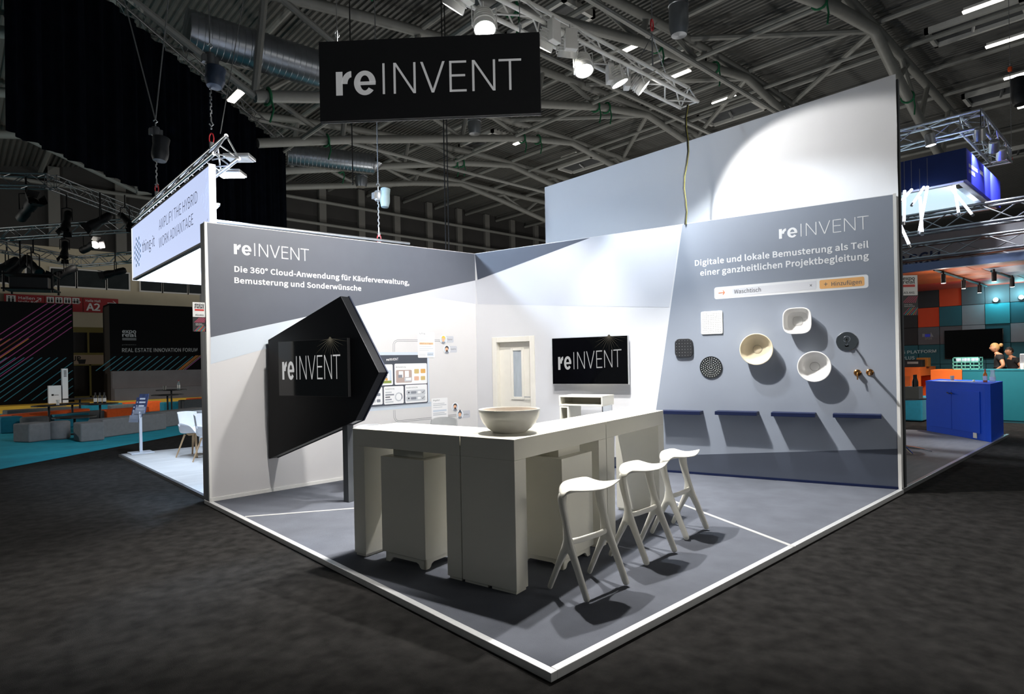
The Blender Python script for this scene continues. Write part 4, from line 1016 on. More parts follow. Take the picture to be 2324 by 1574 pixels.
flat_lamp('flat grey floodlight sticking out beside the truss end, its back turned to us', PP(514, 362, (fxp + .40, 0, 0), (1, 0, 0)), (.75, -.65), 0)
cool = flat_lamp('flat lit floodlight glowing behind the fascia sign end', PP(494, 398, (fxp + .35, 0, 0), (1, 0, 0)), (.75, -.65), 2)
for i, y in enumerate((10.6, 12.6)):
    c = V((fxp + .45, y, zt + .05)); flat_lamp(('flat floodlight on the fascia truss, nearer of the two behind the sign', 'flat floodlight on the fascia truss, farther of the two behind the sign')[i], c, (1, -.1), True)
# chain hoists
M('hoist_bag', '#15181d', .55, vary=.1, bump=.5, bscale=12); M('bag_blue', '#243349', .5, vary=.1, bump=.5, bscale=12); M('bag_pale', '#7d8f95', .5, vary=.1, bump=.5, bscale=12)
def hoist(lab, x, y, z0, z_hook, z_body, ztop, bag, r=.16, h=.5, side=(.05, 0), bz=None, body='steel_dark', vee=None):
    """z0: load point; z_hook: lower hook; z_body: motor; ztop: where the suspension ends"""
    e = thing('chain_hoist', lab, 'chain hoist', (x, y, z0)); o = V((x, y, 0)); Zp = lambda z, dx=0: V((x + dx, y, z))
    MB().tube([Zp(z0 + .13 + .075 * math.sin(t)) + V((.022 * math.cos(t), -.022 * math.cos(t), 0)) for t in [2 * PI * i / 12 for i in range(13)]], .008, 6).build('shackle', mt['red_steel'], e)
    MB().tube([Zp(z0 - .02), Zp(z0 + .08)], .03, 8).build('truss_clamp', mt['alu'], e)
    MB().tube([Zp(z_hook), Zp(z_hook - .06), Zp(z_hook - .10, .025), Zp(z_hook - .13, .0), Zp(z_hook - .10, -.025)], .010, 8).tube([Zp(z0 + .26), Zp(z_hook - .15)], .012, 6).build('lower_hook', mt['alu'], e)
    mb = MB(); n = max(4, int((z_body - z_hook) / .045))
    for i in range(n): 
        z = z_hook + (z_body - z_hook) * i / n; mb.tube([Zp(z, .006 if i % 2 else -.006), Zp(z + .05, .006 if i % 2 else -.006)], .010, 5)
    mb.build('chain', mt['wire'], e)
    MB().lathe([(0, 0), (.05, .01), (.065, .03), (.07, .13), (.055, .17), (0, .175)], Zp(z_body), up, 16).box(x - .10, x + .10, y - .045, y + .045, z_body + .03, z_body + .13).build('motor_body', mt[body], e, smooth=True)
    MB().tube([Zp(z_body + .17), Zp(z_body + .24), Zp(z_body + .27, .03), Zp(z_body + .31, .0), Zp(z_body + .27, -.03)], .010, 8).build('upper_hook', mt['alu'], e)
    if vee:
        for d in vee: MB().tube([Zp(z_body + .30), V((x + d[0], y + d[1], ztop))], .010, 6).build('wire_sling', mt['wire'], e)
    else: MB().tube([Zp(z_body + .30), Zp(ztop)], .009, 6).build('wire_sling', mt['wire'], e)
    bz = z_body if bz is None else bz; mb = MB(); pr = [(r * .15, 0), (r * .75, .01), (r * .95, .08), (r, h * .35), (r * .92, h * .7), (r * 1.02, h * .97), (r * .98, h), (r * .85, h * .96), (0, h * .9)]
    mb.lathe(pr, V((x + side[0], y + side[1], bz - h + .1)), (.10, .06, 1), 18); mb.build('chain_bag', mt[bag], e, smooth=True)
T_ = lambda a, b: PP(a, b, (fxp + .17, 0, 0), (1, 0, 0))
def zat(px, py, x, y): n = V((x, y, 0)).normalized(); return PP(px, py, (x, y, 0), n).z
a = T_(480, 316); hoist('chain hoist with black bag over the near end of the fascia truss', a.x, a.y, za + .26, zat(480, 265, a.x, a.y), zat(478, 150, a.x, a.y), 9.5, 'bag_blue', .13, .27, (.03, -.06), zat(478, 172, a.x, a.y))
b = T_(356, 440); hoist('chain hoist with a black bag hung mid fascia truss on a wire vee', b.x, b.y, za + .26, zat(357, 405, b.x, b.y), zat(360, 312, b.x, b.y), 12.0, 'hoist_bag', .135, .42, (.04, -.04), zat(360, 325, b.x, b.y), vee=((-1.0, 1.2), (.55, -.6)))
wt = WL.pt(2.9, 3.64, -.4)
hoist('chain hoist with a pale grey bag behind the left wall top', wt.x, wt.y + .25, 3.66, zat(806, 515, wt.x, wt.y + .25), zat(808, 455, wt.x, wt.y + .25), 9.5, 'bag_pale', .08, .32, (.07, -.08), zat(816, 440, wt.x, wt.y + .25), 'alu')
o = MB().tube([WL.pt(.12, 3.612, -.28), WL.pt(3.25, 3.702, -.28)], .022, 10).build('support_tube', mt['alu'], smooth=True); tag(o, 'silver tube running behind the top edge of the left wall', 'tube')
for px, lab, tx in ((500, 'thin wire rising from the fascia truss apex', None),):
    q = PP(500, 303, (fxp + .17, 0, 0), (1, 0, 0)); o = MB().tube([q, PP(552, 0, (fxp + .5, 0, 0), (1, 0, 0))], .006, 5).build('suspension_wire', mt['wire']); tag(o, lab, 'wire')
for (a, b, d, lab) in (((1012, -10), (1012, 565), 12.5, 'left one of two dark cables dropping to the wall corner behind the sign'), ((1019, -10), (1019, 568), 12.4, 'right one of two dark cables dropping to the wall corner behind the sign'),
                       ((797, -10), (801, 420), 11.8, 'black cable dropping behind the left third of the hanging sign')):
    p, q = PD(*a, d), PD(*b, d); p.x, p.y = q.x, q.y
    o = MB().tube([q, V((q.x, q.y, p.z + 1))], .012, 6).build('hanging_cable', mt['cable_black'], smooth=True); tag(o, lab, 'cable')

# expo flags (stand numbers) on the wall ends
M('flag_white', '#dcdcda', .6); M('flag_red', '#c02a22', .6); M('flag_black', '#121215', .6); M('flag_pink', '#b5405f', .6); M('flag_cyan', '#2f9aa8', .6); M('flag_ochre', '#c98a3a', .6)
def expo(mb, pl, u, z, w_, l, ink=0, red=1):
    """two line exhibition word mark over a bar, width w_, top at z"""
    h = w_ * .26
    mb.mat(ink); text(mb, 'expo', pl.pt(u, z - h, l), pl.x, up, w_, cap=h * 1.25, bold=.02); text(mb, 'real', pl.pt(u, z - 2.15 * h, l), pl.x, up, w_, cap=h * 1.2, bold=.02)
    mb.mat(red); pl.rrect(mb, u, u + w_, z - 3.3 * h, z - 2.5 * h, l)
def flag(lab, pl, u0, u1, zt):
    e = thing('stand_number_flag', lab, 'sign', pl.pt((u0 + u1) / 2, zt - (u1 - u0) * 2), 'stand number flags'); w_ = u1 - u0
    MB().obox(pl.pt(u0, zt - w_ * 1.2, -.006), pl.x * w_, pl.n * .006, (0, 0, w_ * 1.2)).build('upper_plate', mt['flag_white'], e)
    MB().obox(pl.pt(u0, zt - w_ * 2.4, -.006), pl.x * w_, pl.n * .006, (0, 0, w_ * 1.19)).build('lower_plate', mt['flag_black'], e)
    mb = MB(); expo(mb, pl, u0 + w_ * .15, zt - w_ * .1, w_ * .7, .002); mb.mat(2); text(mb, 'A3.441', pl.pt(u0 + w_ * .18, zt - w_ * 1.1, .002), pl.x, up, w_ * .64, cap=w_ * .13, bold=.012)
    mb.build('lettering', [mt['black'], mt['flag_red'], mt['steel_dark']], e)
    mb = MB(); zz = zt - w_ * 1.22
    for k in range(7):
        for lo, hi, mm in ((.03, .44, 0), (.72, 1.16, 0)):
            mb.mat((0, 1, 2)[k % 3] if lo > .5 else 0); a = .08 + .12 * k; mb.quad(*[pl.pt(u0 + w_ * min(1, max(0, x_)), zz - w_ * y_, .002) for x_, y_ in ((a, hi), (a + .05, hi), (min(1, a + .05 + .4), lo), (min(1, a + .4), lo))])
    mb.mat(3); text(mb, 'EXPO REAL', pl.pt(u0 + w_ * .2, zz - w_ * .57, .002), pl.x, up, w_ * .5, cap=w_ * .06); text(mb, 'INNOVATION', pl.pt(u0 + w_ * .2, zz - w_ * .67, .002), pl.x, up, w_ * .6, cap=w_ * .06)
    mb.build('stripes', [mt['flag_pink'], mt['flag_cyan'], mt['flag_ochre'], mt['flag_white']], e)
EF = Plane((0, 8.11, 0), (1, 0, 0), (0, -1, 0)); a, b = EF.at(437, 685), EF.at(467, 686)
flag('stand number flag at the front end of the left wall', EF, a.x, b.x, a.z)
EF2 = Plane((8.78, 0, 0), dS, nS); EF2.o = V((8.80, 2.42, 0)); a, b = EF2.at(2043, 625), EF2.at(2082, 626)
flag('stand number flag at the right end of the fabric wall', EF2, (a - EF2.o).dot(dS), (b - EF2.o).dot(dS), a.z)

# brochure stand and armchairs on the pale platform
M('brochure', '#3d4a72', .4, vary=.4, scale=14); M('brochure_white', '#dfe4ee', .4); M('stand_white', '#dfe5ef', .35, vary=.01); M('acryl', '#cfd8ea', .08, alpha=.35)
p = PZ(320, 1027, .05); e = thing('brochure_stand', 'white brochure stand with slanted leaflet pockets at the pale platform corner', 'brochure stand', p)
dd = V((.737, -.676, 0)); nn = V((-.676, -.737, 0))
MB().obox(p + V((-.2, -.2, 0)), (.4, 0, 0), (0, .4, 0), (0, 0, .02)).build('base_plate', mt['stand_white'], e, bevel=.004)
MB().obox(p + V((-.025, -.025, .02)), (.05, 0, 0), (0, .05, 0), (0, 0, .80)).build('pole', mt['stand_white'], e, bevel=.003)
for i, (o_, z0, z1) in enumerate(((V((-.09, .10, 0)), .62, .96), (V((-.04, .05, 0)), .72, 1.10), (V((0, -.02, 0)), .79, 1.17))):
    c = p + o_ * 1.0; t = V((.55, -.83, 0)); b_ = V((.83, .55, 0)) * .1
    pk = MB().obox(c + V((0, 0, z0)) - t * .11, t * .22, b_.normalized() * .012, V((0, 0, z1 - z0)) + b_).build('leaflet', mt['brochure'], e)
    MB().obox(c + V((0, 0, z0 - .01)) - t * .115 - b_.normalized() * .02, t * .23, b_.normalized() * .004, V((0, 0, .14)) + b_ * .3).build('pocket', mt['acryl'], pk)
    mb = MB()
    for k in range(4): mb.obox(c + V((0, 0, z0 + .06 + .07 * k)) + b_ * (.16 + .18 * k) - t * .08 - b_.normalized() * .003, t * (.15 - .02 * (k % 2)), b_.normalized() * .002, V((0, 0, .03)) + b_ * .08)
    mb.build('leaflet_print', mt['brochure_white'], pk)
a = PZ(428, 1036, .05); st_ = shell_chair('armchair', 'white shell armchair with wooden legs on the pale platform', (a.x + .12, a.y + .05, .05), math.radians(218), mt['shell_white'], 'wood', 'armchairs on the pale platform', True)
b = PZ(456, 1046, .05); dup(st_, (b.x + .18, b.y - .0, .05), math.radians(225), 'white shell armchair half hidden behind the left wall end', 'armchairs on the pale platform')
b = PZ(453, 1012, .05); e = thing('side_table', 'white table post showing beside the left wall end', 'table', (b.x + .1, b.y, .05))
MB().box(b.x, b.x + .08, b.y - .04, b.y + .04, .05, .76).build('leg', mt['stand_white'], e); MB().box(b.x, b.x + 1.2, b.y - .4, b.y + .4, .76, .79).build('table_top', mt['stand_white'], e)
# ------------------------------------------------------------------ black curtain and its truss
ca_, cb_ = PZ(250, 0, 12), PZ(650, 340, 12); dC = (cb_ - ca_); dC.z = 0; dC.normalize(); nC = V((dC.y, -dC.x, 0))
CU = Plane(ca_, dC, nC); us, ue_ = (CU.at(8, 200) - CU.o).dot(dC), (CU.at(650, 400) - CU.o).dot(dC)
mb = MB(); n = 260; vs = []; fs = []; zlo, zhi = 7.05, 11.95
for i in range(n + 1):
    t = i / n; u = us + (ue_ - us) * t; l = .10 * math.sin(u * 9.0) + .04 * math.sin(u * 23 + 1)
    vs += [CU.pt(u, zlo, l), CU.pt(u + .02 * math.sin(u * 5), (zlo + zhi) / 2, l * 1.1), CU.pt(u, zhi, l * .7)]
    if i: k = 3 * i; fs += [(k - 3, k, k + 1, k - 2), (k - 2, k + 1, k + 2, k - 1)]
mb.add(vs, fs); o = mb.build('stage_curtain', mt['black_cloth'], smooth=False); o.data.shade_smooth(); tag(o, 'huge black pleated curtain hanging from a truss at upper left', 'curtain')
truss('curtain_truss', 'long grey truss sloping along the top of the black curtain', CU.pt(us, 12.0), CU.pt(ue_ + .1, 12.0), .36, False, .03, .5, 'alu_dark')

# ------------------------------------------------------------------ stage trusses at the left and their lanterns
tr = 'stage trusses at the left'
z = 6.85; a, b, c = PZ(-40, 422, z), PZ(115, 425, z), PZ(345, 512, z)
truss('stage_truss', 'upper left stage truss running level to the left frame edge', a, b, .33, False, .026, .42, 'alu_dark', grp=tr); truss('stage_truss', 'upper left stage truss sloping from its corner to the fascia sign', b, c, .33, False, .026, .42, 'alu_dark', grp=tr)
z = 5.7; a, b = PZ(-40, 546, z), PZ(310, 522, z); truss('stage_truss', 'middle left stage truss behind the lit lantern', a, b, .30, False, .024, .42, 'alu_dark', grp=tr)
z = 5.35; a, b, c = PZ(-40, 562, z), PZ(175, 604, z), PZ(320, 592, z)
truss('stage_truss', 'lower left stage truss sloping down to its corner above the windows', a, b, .30, False, .024, .42, 'alu_dark', grp=tr); truss('stage_truss', 'lower left stage truss from the corner toward the fascia sign', b, c, .30, False, .024, .42, 'alu_dark', grp=tr)
M('lantern', '#08080a', .6, spec=.2, vary=.1)
def lantern(lab, px, py, d, s, ang, lit=False, ztop=None):
    c = PD(px, py, d); L = .30 * s; r = .105 * s; an = math.radians(ang); v = (rc * math.cos(an) + up * math.sin(an)) * .92 - fw * .35; v.normalize()
    e = thing('stage_lantern', lab, 'stage light', c - up * .2, 'stage lanterns at the left')
    MB().lathe([(r * .6, -L), (r * .95, -L * .85), (r, -L * .2), (r * .85, L * .1), (r * 1.15, L * .6), (r * 1.15, L), (r * 1.05, L), (r * .9, L * .7), (0, L * .68)], c, v, 14).build('body', mt['lantern'], e, smooth=True)
    MB().disc(c + v * (L * .9), v, r * 1.0, 14).build('lens', mt['strip_glow'] if lit else mt['screen_black'], e)
    if lit: put_light(lamp_data('SPOT', 3600, (1, .93, .82), .1, 1.25, .7), c + v * (L + r * 2.4), V((3.0, 31, 0)), e)
    s1 = v.cross(up).normalized(); s2 = s1.cross(v); mb = MB()
    for q in (s1, -s1, s2, -s2): w2 = q.cross(v) * r * .9; b0 = c + v * L + q * r * 1.1; mb.quad(b0 - w2, b0 + w2, b0 + w2 * 1.2 + v * r * 1.3 + q * r * .6, b0 - w2 * 1.2 + v * r * 1.3 + q * r * .6)
    mb.build('barn_doors', mt['lantern'], e)
    t = c + up * (.42 * s); MB().tube([c - s1 * r * 1.25, t - s1 * r * 1.25 - up * .1 * s, t - up * .06 * s, t + s1 * r * 1.25 - up * .1 * s, c + s1 * r * 1.25], .014 * s, 6).tube([t - up * .08 * s, t + up * .30 * s], .02 * s, 6).build('yoke', mt['lantern'], e)
for a in ((60, 478, 17, 1.35, 35, 0, 'big black stage lantern under the upper left truss, tilted up right'), (152, 500, 17, 1.0, -85, 0, 'upright black stage lantern below the upper truss corner'),
          (228, 500, 16.5, 1.05, 220, 0, 'black stage lantern with a round yoke, third along the upper truss'), (284, 498, 16, .9, -40, 0, 'small black stage lantern on the upper truss, next to the fascia sign'),
          (200, 562, 19, 1.1, 15, 1, 'stage lantern with a lit lens on the middle left truss'), (147, 566, 19, .95, -80, 0, 'upright black stage lantern left of the lit one'),
          (148, 618, 19, 1.15, 215, 0, 'black stage lantern before the windows, under the lower truss corner'), (262, 618, 19, 1.0, 200, 0, 'black stage lantern before the window beside the fascia sign'),
          (16, 602, 19, 1.25, 220, 0, 'black stage lantern at the left frame edge'), (46, 604, 18.6, 1.35, 240, 0, 'bulky black stage lantern left above the projector cage'), (76, 606, 18.6, 1.25, -35, 0, 'bulky black stage lantern right above the projector cage')):
    lantern(a[6], a[0], a[1], a[2], a[3], a[4], bool(a[5]))
p = PD(72, 640, 17.3); e = thing('projector_cage', 'black projector cage with corner posts hanging at the left', 'projector cage', p - up * .32)
s1 = V((.95, -.3, 0)); s2 = V((.3, .95, 0))
for z in (-.25, .16): MB().obox(p - s1 * .6 - s2 * .4 + up * z, s1 * 1.2, s2 * .8, (0, 0, .04)).build('shelf', mt['lantern'], e)
for i in (-1, 1):
    for j in (-1, 1): MB().tube([p + s1 * (.55 * i) + s2 * (.35 * j) - up * .32, p + s1 * (.55 * i) + s2 * (.35 * j) + up * (.36 if i > 0 else .25)], .03, 8).build('post', mt['lantern'], e)
MB().obox(p - s1 * .45 - s2 * .3 - up * .2, s1 * .9, s2 * .6, (0, 0, .32)).build('projector', mt['black'], e, bevel=.02)
MB().tube([p + up * .2, p + up * 1.0], .02, 6).build('hanger', mt['lantern'], e)

# ------------------------------------------------------------------ red direction boards on the far wall
M('sign_red', '#a81f26', .5, vary=.03)
BP = Plane((0, 45.62, 0), (1, 0, 0), (0, -1, 0))
zb = BP.at(230, 709.2).z; zt = BP.at(230, 676.5).z
def board(lab, a, b, fn):
    p, q = BP.at(a, 690), BP.at(b, 690); e = thing('direction_board', lab, 'sign', (p.x + (q.x - p.x) / 2, 45.65, zb), 'red direction boards')
    MB().box(p.x, q.x, 45.62, 45.69, zb, zt).build('board', mt['sign_red'], e); mb = MB(); fn(mb, p.x, q.x); mb.build('lettering', [mt['letter_white'], mt['black']], e)
def bt(mb, t, x, z, wd, cap, **k): text(mb, t, V((x, 45.61, z)), (1, 0, 0), up, wd, cap=cap, **k)
def arrow(mb, x, z, s, ang):
    d = V((math.cos(ang), 0, math.sin(ang))); n = V((-d.z, 0, d.x)); c = V((x, 45.61, z)); h = s * .09
    mb.quad(c - d * s - n * h, c + d * s * .8 - n * h, c + d * s * .8 + n * h, c - d * s + n * h)
    for q in (1, -1): mb.quad(c + d * s, c + d * s * .35 + n * q * s * .6, c + d * s * .15 + n * q * s * .6, c + d * s * .78)
def icon(mb, x, z, s):
    mb.mat(0).quad(*[V((x + a * s, 45.61, z + b * s)) for a, b in ((0, 0), (1, 0), (1, 1), (0, 1))]); mb.mat(1)
    for dx in (.3, .7): mb.disc(V((x + dx * s, 45.605, z + .75 * s)), (0, -1, 0), .1 * s, 10); mb.quad(*[V((x + (dx + a) * s, 45.605, z + b * s)) for a, b in ((-.12, .1), (.12, .1), (.12, .6), (-.12, .6))])
    mb.mat(0)
def f_a2(mb, x0, x1): bt(mb, 'Halle Hall', x0 + .12, zt - .26, (x1 - x0) * .42, .14, bold=.01); bt(mb, 'A2', x0 + .14, zb + .12, (x1 - x0) * .40, .46, bold=.02); arrow(mb, x1 - .35, zt - .28, .24, 0)
def f_ha(mb, x0, x1): icon(mb, x0 + .1, zt - .5, .42); bt(mb, 'Hallen', x0 + .65, zt - .28, .75, .16, bold=.01); bt(mb, 'Halls B, C', x0 + .65, zt - .52, .95, .16, bold=.01); arrow(mb, x1 - .3, zt - .3, .22, .7)
def f_ic(mb, x0, x1):
    for k in range(4): icon(mb, x0 + .08 + .42 * k, zt - .42, .36)
    arrow(mb, x1 - .3, zt - .3, .22, 0)
board('red direction board reading A2, rightmost of the row', 189, 268.5, f_a2); board('red direction board with pictograms, beside the A2 board', 102, 187.5, f_ic); board('red direction board reading Hallen, at the left frame edge', 9.4, 100.5, f_ha)

# entrance seen between the two black stage walls
d2 = sempty('door_2', (6.0, 45.9, 0)); p, q = BP.at(160, 800), BP.at(240, 800)
M('door_yellow', '#7c7034', .5, vary=.05); M('door_dark', '#1b1712', .25, vary=.3); M('cafe_sign', '#b09a84', .6)
W_ = lambda py: BP.at(200, py).z
MB().box(p.x, q.x, 45.8, 45.9, 0, W_(748)).build('glass_pane', mt['door_dark'], d2)
mb = MB()
for a, b in ((742, 754), (800, 805), (826, 829), (898, 903)): mb.box(p.x, q.x, 45.72, 45.8, W_(b), W_(a))
xm = BP.at(201, 775).x; mb.box(xm - .05, xm + .05, 45.72, 45.8, W_(800), W_(754)); xm = BP.at(206, 860).x; mb.box(xm - .05, xm + .05, 45.72, 45.8, 0, W_(826)); mb.build('door_frame', mt['door_yellow'], d2)
mb = MB(); mb.mat(0).box(p.x, q.x, 45.70, 45.79, W_(826), W_(805)); mb.mat(1); x = BP.at(177, 820).x; text(mb, 'UP', V((BP.at(164, 818).x, 45.69, W_(818))), (1, 0, 0), up, .45, cap=.3, bold=.02)
mb.quad(*[V((x + a, 45.69, W_(b))) for a, b in ((0, 815), (.42, 815), (.36, 825), (.06, 825))]); mb.build('cafe_sign', [mt['cafe_sign'], mt['black']], d2)

# ------------------------------------------------------------------ stage with black printed walls
SH = .30; sy = PZ(100, 914.5, SH).y; fy0 = sy - 1.5
S1 = Plane((0, sy, 0), (1, 0, 0), (0, -1, 0))
sx1 = PP(470, 905, (0, sy, 0), (0, 1, 0)).x + 3
o = MB().box(-9, sx1, fy0, sy + 4, 0, SH).build('stage_platform', mt['wood_stage']); tag(o, 'low yellow wood stage platform at the back left', 'stage')
M('stage_black', '#09090b', .9, spec=.1, vary=.05); M('line_magenta', '#7c2562', .6); M('line_orange', '#a5641e', .6); M('line_teal', '#176170', .6); M('print_grey_text', '#8f8f92', .6)
e = thing('stage_wall', 'black stage wall printed with diagonal magenta, orange and teal lines', 'stage wall', (0, sy, SH), kind='thing')
x1 = S1.at(167, 800).x; zt1 = (S1.at(5, 683).z + S1.at(167, 690).z) / 2
MB().box(-9, x1, sy, sy + .4, SH, zt1).build('panel', mt['stage_black'], e)
mb = MB(); hw = .026
def diag(k, xa, za_, zend, mn=-9, sl=.86):
    """45 degree line from its upper end (xa, za_) down-left to height zend"""
    xe = xa - (za_ - zend) / sl
    mb.mat(k).quad(*[V((x, sy - .003, z)) for x, z in ((xa - hw, za_), (xa + hw, za_), (xe + hw, zend), (xe - hw, zend))])
for px in (107, 127, 144, 160): p = S1.at(px, 690); diag(0, p.x, zt1 - .02, .45)
for py in (700, 714, 728, 742): p = S1.at(166, py); diag(0, x1 - .05, p.z, .45)
for px in (4, 24, 45, 65): p = S1.at(px, 768); diag(1, p.x, p.z, .45)
for px in (15, 35, 55, 75, 95, 113, 131, 150): p = S1.at(px, 811); diag(2, p.x, p.z, .45)
for py in (822, 840, 858, 875, 890): p = S1.at(166, py); diag(2, x1 - .05, p.z, .45)
mb.build('printed_lines', [mt['line_magenta'], mt['line_orange'], mt['line_teal']], e)
S2 = Plane((0, sy - .4, 0), (1, 0, 0), (0, -1, 0)); xa = S2.at(250, 800).x; zt2 = (S2.at(250, 690).z + S2.at(440, 694).z) / 2
e = thing('stage_wall', 'black stage wall reading real estate innovation forum', 'stage wall', (xa + 3, sy, SH), kind='thing')
M('stage_side', '#2a221d', .8); xb = xa + 9
MB().prism([(xa, sy - .4, SH), (xb, sy - .4, SH), (xb, sy + 1.2, SH), (xa, sy + 1.2, SH)], (0, 0, zt2 - SH)).build('panel', mt['stage_black'], e)
MB().box(xa - .02, xa, sy - .38, sy + 1.2, SH, zt2 - .1).build('side_panel', mt['stage_side'], e)
mb = MB(); a = S2.at(277, 748, .003); b = S2.at(309, 748, .003); expo(mb, S2, a.x, a.z, b.x - a.x, .003, 0, 1)
mb.mat(1); S2.text(mb, 'presents', (277, 783), (309, 783), 780.5, .003); mb.mat(0); S2.text(mb, 'REAL ESTATE INNOVATION FORUM', (277, 798.5), (448, 797.5), 789.8, .003, bold=.004)
mb.build('lettering', [mt['print_grey_text'], mt['steel_dark']], e)
sy_ = sy; sy = sy - .4; mb = MB()
for px in range(262, 470, 16): p = S2.at(px, 808); diag(2, p.x, p.z, S2.at(px, 840).z)
for px in (446, 450, 455, 460): p = S2.at(px, 806); diag(1 if px % 4 else 0, p.x, p.z, S2.at(px, 838).z)
mb.build('printed_lines', [mt['line_magenta'], mt['line_orange'], mt['line_teal']], e); sy = sy_
e = thing('stone_bench', 'grey stepped stone bench in front of the black forum wall', 'bench', (xa + 3, sy - .9, SH))
z1, z2 = S2.at(300, 841).z, S2.at(300, 882).z
MB().box(xa, xb, sy - .8, sy - .42, SH, z1).build('back_block', mt['stone'], e, bevel=.01); MB().box(xa, xb, sy - 1.3, sy - .82, SH, z2 + .05).build('seat_block', mt['stone'], e, bevel=.01)
for lab, a, b, t, bm in (('white box with small logo standing on the stage edge', 110, 139, 875, 913), ('slim white pillar speaker standing beside the white stage box', 141, 154, 836, 911)):
    S3 = Plane((0, fy0 + .8, 0), (1, 0, 0), (0, -1, 0)); p, q = S3.at(a, t), S3.at(b, t)
    e = thing('lectern' if b - a > 20 else 'column_speaker', lab, 'lectern' if b - a > 20 else 'speaker', ((p.x + q.x) / 2, fy0 + 1, SH)); MB().box(p.x, q.x, fy0 + .8, fy0 + 1.2, SH, p.z).build('body', mt['steel_grey'] if 0 else mt['stand_white'], e, bevel=.01)
    mb = MB()
    if b - a > 20: mb.box(p.x + .1, p.x + .18, fy0 + .79, fy0 + .8, p.z - .45, p.z - .37); mb.box(p.x + .2, q.x - .1, fy0 + .79, fy0 + .8, p.z - .43, p.z - .41); mb.build('logo', mt['black'], e)
    else:
        for k in range(5): mb.box(p.x + .05, q.x - .05, fy0 + .79, fy0 + .8, p.z - .12 - .06 * k, p.z - .09 - .06 * k)
        mb.build('grille', mt['black'], e)

# ------------------------------------------------------------------ felt pouffes, drums and benches on the teal carpet
def pouffe(lab, px, py, w_, dpt, h, m_, yaw=45, grp='felt seats on the teal carpet', name='pouffe'):
    """px,py: lower corner nearest the viewer"""
    c = PZ(px, py, .01); a = math.radians(yaw); u = V((math.cos(a), math.sin(a), 0)); v = V((-math.sin(a), math.cos(a), 0))
    o = MB().obox(c, u * w_, v * dpt, (0, 0, h)).build(name, mt[m_], bevel=.035, seg=3); tag(o, lab, 'pouffe' if name == 'pouffe' else 'bench', grp)
def drum(lab, px, py, r, h, m_):
    c = PZ(px, py, .01) + fw * r; o = MB().lathe([(r - .03, 0), (r, .03), (r, h - .04), (r - .012, h - .012), (r - .04, h), (0, h)], c, up, 28).build('pouffe', mt[m_], smooth=True); tag(o, lab, 'pouffe', 'felt seats on the teal carpet')
pouffe('front left grey felt cube seat at the teal carpet edge', 66, 1004, .55, .55, .45, 'felt_grey', 30)
drum('grey felt drum seat just right of the front left cube', 121, 998, .22, .45, 'felt_grey')
pouffe('grey felt cube seat second from left along the teal carpet front', 183, 1003, .50, .55, .45, 'felt_grey', 8)
pouffe('long grey felt bench left of the brochure stand', 235, 993, 2.0, .50, .46, 'felt_grey', 33, name='felt_bench')
pouffe('long grey felt bench between brochure stand and white armchair', 361, 971, 1.9, .50, .46, 'felt_grey', 34, name='felt_bench')
pouffe('teal felt cube seat right behind the brochure stand pole', 333, 975, .5, .5, .45, 'felt_teal', 34)
pouffe('teal felt cube seat cut by the left frame edge', 2, 984, .5, .6, .45, 'felt_teal', 10)
pouffe('orange felt bench behind the front left grey cubes', 28, 979, 2.4, .5, .48, 'felt_orange', 32, name='felt_bench')
drum('dark grey felt drum seat before the orange bench', 58, 985, .32, .45, 'felt_dark')
pouffe('teal felt bench in the middle rows behind the grey cubes', 124, 972, .9, .5, .40, 'felt_teal', 8, name='felt_bench')
pouffe('dark grey felt bench in the middle rows near the bottle table', 163, 966, 1.5, .5, .40, 'felt_dark', 25, name='felt_bench')
pouffe('orange felt bench between the bottle table and long grey bench', 243, 959, 1.4, .5, .42, 'felt_orange', 20, name='felt_bench')
pouffe('dark grey felt bench behind the left orange bench', 16, 956, 1.9, .5, .38, 'felt_dark', 12, name='felt_bench')
pouffe('grey felt bench in the back row left of the bottles', 96, 948, 1.9, .5, .34, 'felt_dark', 8, name='felt_bench')
pouffe('teal felt bench in the back row before the stage edge', 186, 943, 1.4, .5, .40, 'felt_teal', 4, name='felt_bench')
pouffe('grey felt bench in the back row right of the bottles', 252, 944, .9, .5, .40, 'felt_dark', 4, name='felt_bench')
pouffe('orange felt bench in the back row behind the brochure stand', 284, 938, 1.3, .5, .42, 'felt_orange', 4, name='felt_bench')
pouffe('teal felt bench in the back row before the right stage table', 372, 938, 1.3, .5, .42, 'felt_teal', 4, name='felt_bench')
pouffe('dark grey felt bench in the back row beside the left wall end', 418, 947, 1.2, .5, .60, 'felt_dark', 8, name='felt_bench')
pouffe('orange felt bench furthest right beside the left wall end', 432, 932, 1.2, .5, .50, 'felt_orange', 4, name='felt_bench')
def low_table(lab, px, py, r, h):
    c = PZ(px, py, .01); e = thing('lounge_table', lab, 'table', c, 'black lounge tables')
    MB().lathe([(r, 0), (r, .03), (0, .03)], c + up * (h - .03), up, 24).build('table_top', mt['black'], e); MB().tube([c, c + up * (h - .03)], .03, 8).build('leg', mt['black'], e); MB().lathe([(.22, 0), (.22, .015), (0, .02)], c, up, 20).build('foot', mt['black'], e)
    return c + up * h
t1 = low_table('black lounge table with a paper cup, behind the grey drum seat', 112, 975, .42, .72); t2 = low_table('black lounge table carrying three dark bottles', 228, 972, .46, .74)
low_table('black lounge table near the stage edge left of the bottles', 182, 952, .52, .75); low_table('low black lounge table before the bottle table', 170, 985, .5, .48)
t3 = low_table('black lounge table with cup and bottle before the stone bench', 390, 942, .5, .95); low_table('black lounge table just in front of the one with cup and bottle', 381, 948, .5, .82); low_table('black lounge table left of the middle teal bench', 165, 966, .45, .70)
